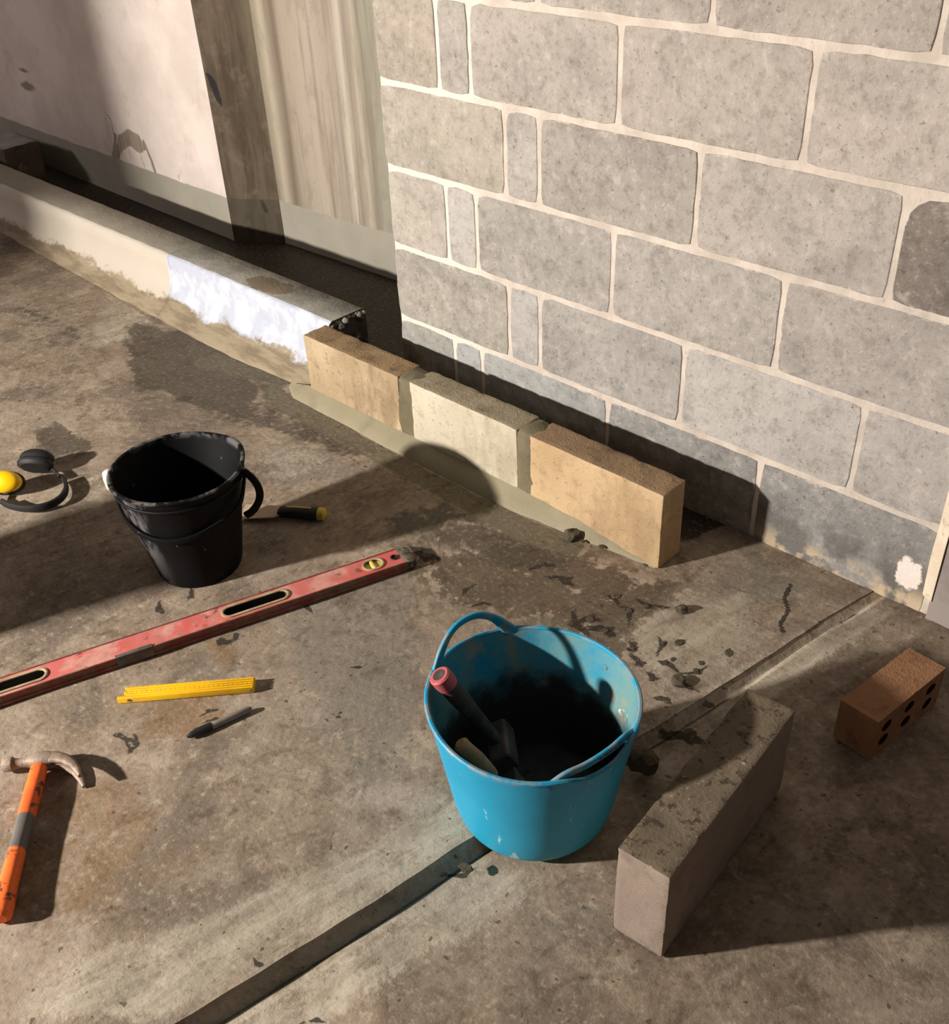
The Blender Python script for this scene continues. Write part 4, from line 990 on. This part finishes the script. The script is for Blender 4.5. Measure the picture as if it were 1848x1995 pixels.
# ------------------------------------------------------------------ ear defenders
M_yc = plain('yellow_shell', (250,196,10), (244,186,8), 20, .3, .5); M_cush = plain('black_cushion', (24,24,25), (34,33,33), 30, .6, .3)
em = thing('ear_defenders', 'yellow and black ear defenders lying at the left edge beside the bucket', 'ear defenders', (-.715, -1.135, 0), 0)
def cup(loc, axis_dir, name_shell='shell', scale=1.0, mat=None, long_dir=(.72, .69, 0)):
    zz = Vector(axis_dir).normalized(); yy = Vector(long_dir); yy = (yy-zz*yy.dot(zz)).normalized(); xx = yy.cross(zz)
    q = Matrix((xx, yy, zz)).transposed()
    b = MB(); b.lathe([(.030, .0), (.036, .004), (.0375, .012), (.035, .022), (.026, .031), (.013, .036), (0, .0375)], n=28, sx=.82, sy=1.30)
    b.v = [tuple(q@Vector(p)*scale+Vector(loc)) for p in b.v]; s_ = b.build(name_shell, mat or M_yc, em, smooth=True); s_['label'] = 'yellow cup shell' if mat is None else 'dark cup shell'
    b = MB(); b.lathe([(.018, -.018), (.030, -.020), (.038, -.014), (.040, -.006), (.037, .002), (.030, .003), (.018, -.004)], n=28, sx=.84, sy=1.28)
    b.v = [tuple(q@Vector(p)*scale+Vector(loc)) for p in b.v]; b.build('cushion', M_cush, em, smooth=True)
cup((.005, .0, .036), (.50, -.50, .70)); cup((-.03, .105, .036), (-.50, .60, .35), mat=M_cush)
b = MB(); path = []
for i in range(25):
    t = i/24; an = -1.45+2.75*t
    path.append((.035+.135*math.cos(an), .045+.085*math.sin(an), .014+.004*math.sin(t*3.14)))
b.tube(path, (.0055, .011, .6), n=10); b.build('headband', M_cush, em, smooth=True)
for pts in ([(.0, -.03, .02), (.03, -.045, .015), (.055, -.042, .014)], [(-.04, .12, .02), (.02, .128, .016), (.06, .125, .016)]):
    b = MB(); b.tube(pts, (.004, .006), n=8); b.build('yoke', M_cush, em, smooth=True)

# ------------------------------------------------------------------ mortar droppings on the floor
big = (((1.140, -.762), .030, 1.0, 'largest dark mortar dropping, on the floor just right of the blue tub'),
       ((1.062, -.533), .016, .6, 'flat grey mortar dropping halfway between blue tub and kerb end'),
       ((.935, -.341), .014, .7, 'single round mortar dropping on pale floor in front of the kerb end'),
       ((.575, -.292), .020, .8, 'crumbly mortar lump against the foot of the tan kerb block'))
for i, ((x, y), r, fl, lab) in enumerate(big):
    o = link('mortar_lump', lump(r, 20+i, fl)); o.location = (x, y, 0); o.rotation_euler = (0, 0, i*1.3); tag(o, lab, 'mortar')
protos = [lump(.0085, 40+k, .28, 2) for k in range(4)]
spots = [(1.011,-0.483),(0.991,-0.432),(0.865,-0.379),(1.007,-0.503),(1.068,-0.481),(1.011,-0.560),(0.966,-0.454),(0.926,-0.510),(1.152,-0.630),(0.848,-0.504),(0.799,-0.497),(0.794,-0.397),(1.072,-0.533),(1.090,-0.389),(0.848,-0.418),(0.617,-0.266),(0.596,-0.265),(0.654,-0.256),(0.563,-0.265),(0.556,-0.240),(0.605,-0.260),(0.624,-0.255),(0.656,-0.276),(0.608,-0.290),(1.086,-0.607),(0.775,-0.258),(1.142,-0.544),(1.063,-0.453),(1.023,-0.621),(1.049,-1.151),(0.352,-0.578),(0.788,-0.446)]
for i, (x, y) in enumerate(spots):
    o = link('mortar_crumb', protos[i % 4]); s_ = rng.uniform(.4, 1.15); o.scale = (s_*rng.uniform(.8, 1.6), s_, s_*rng.uniform(.5, .9)); o.location = (x, y, .004 if (x < .72 and y > -.31) else -.001); o.rotation_euler = (0, 0, rng.uniform(0, 6))
    if x < .72 and y > -.31: tag(o, 'small dark mortar crumb at the foot of the tan kerb block', 'mortar', 'mortar crumbs at the kerb foot')
    elif x < .60: tag(o, 'lone mortar crumb beside the far end of the red spirit level', 'mortar')
    elif y < -1.0: tag(o, 'lone mortar crumb on the pale joint below the blue tub', 'mortar')
    elif y > -.42: tag(o, 'small dark mortar crumb on the splashed floor in front of the kerb end', 'mortar', 'mortar crumbs in front of the kerb')
    else: tag(o, 'small dark mortar crumb on the floor beyond the right rim of the blue tub', 'mortar', 'mortar crumbs beside the blue tub')

# out of frame at the left: a bag added to cast the broad shadow behind the black bucket
M_paper = plain('bag_paper', (176,158,132), (160,142,116), 12, .8, .2, dirt=(120,110,100), dirt_amt=.4, bump=.3)
o = rough_block('shade_bag', (.33, .13, .53), [M_paper], None, (-.54, -1.95, 0), bev=.04, cuts=14, jit=.012, seed=31, freq=7, chip=.004)
tag(o, 'unseen paper bag added out of frame at the left to cast a shadow by the bucket', 'bag')
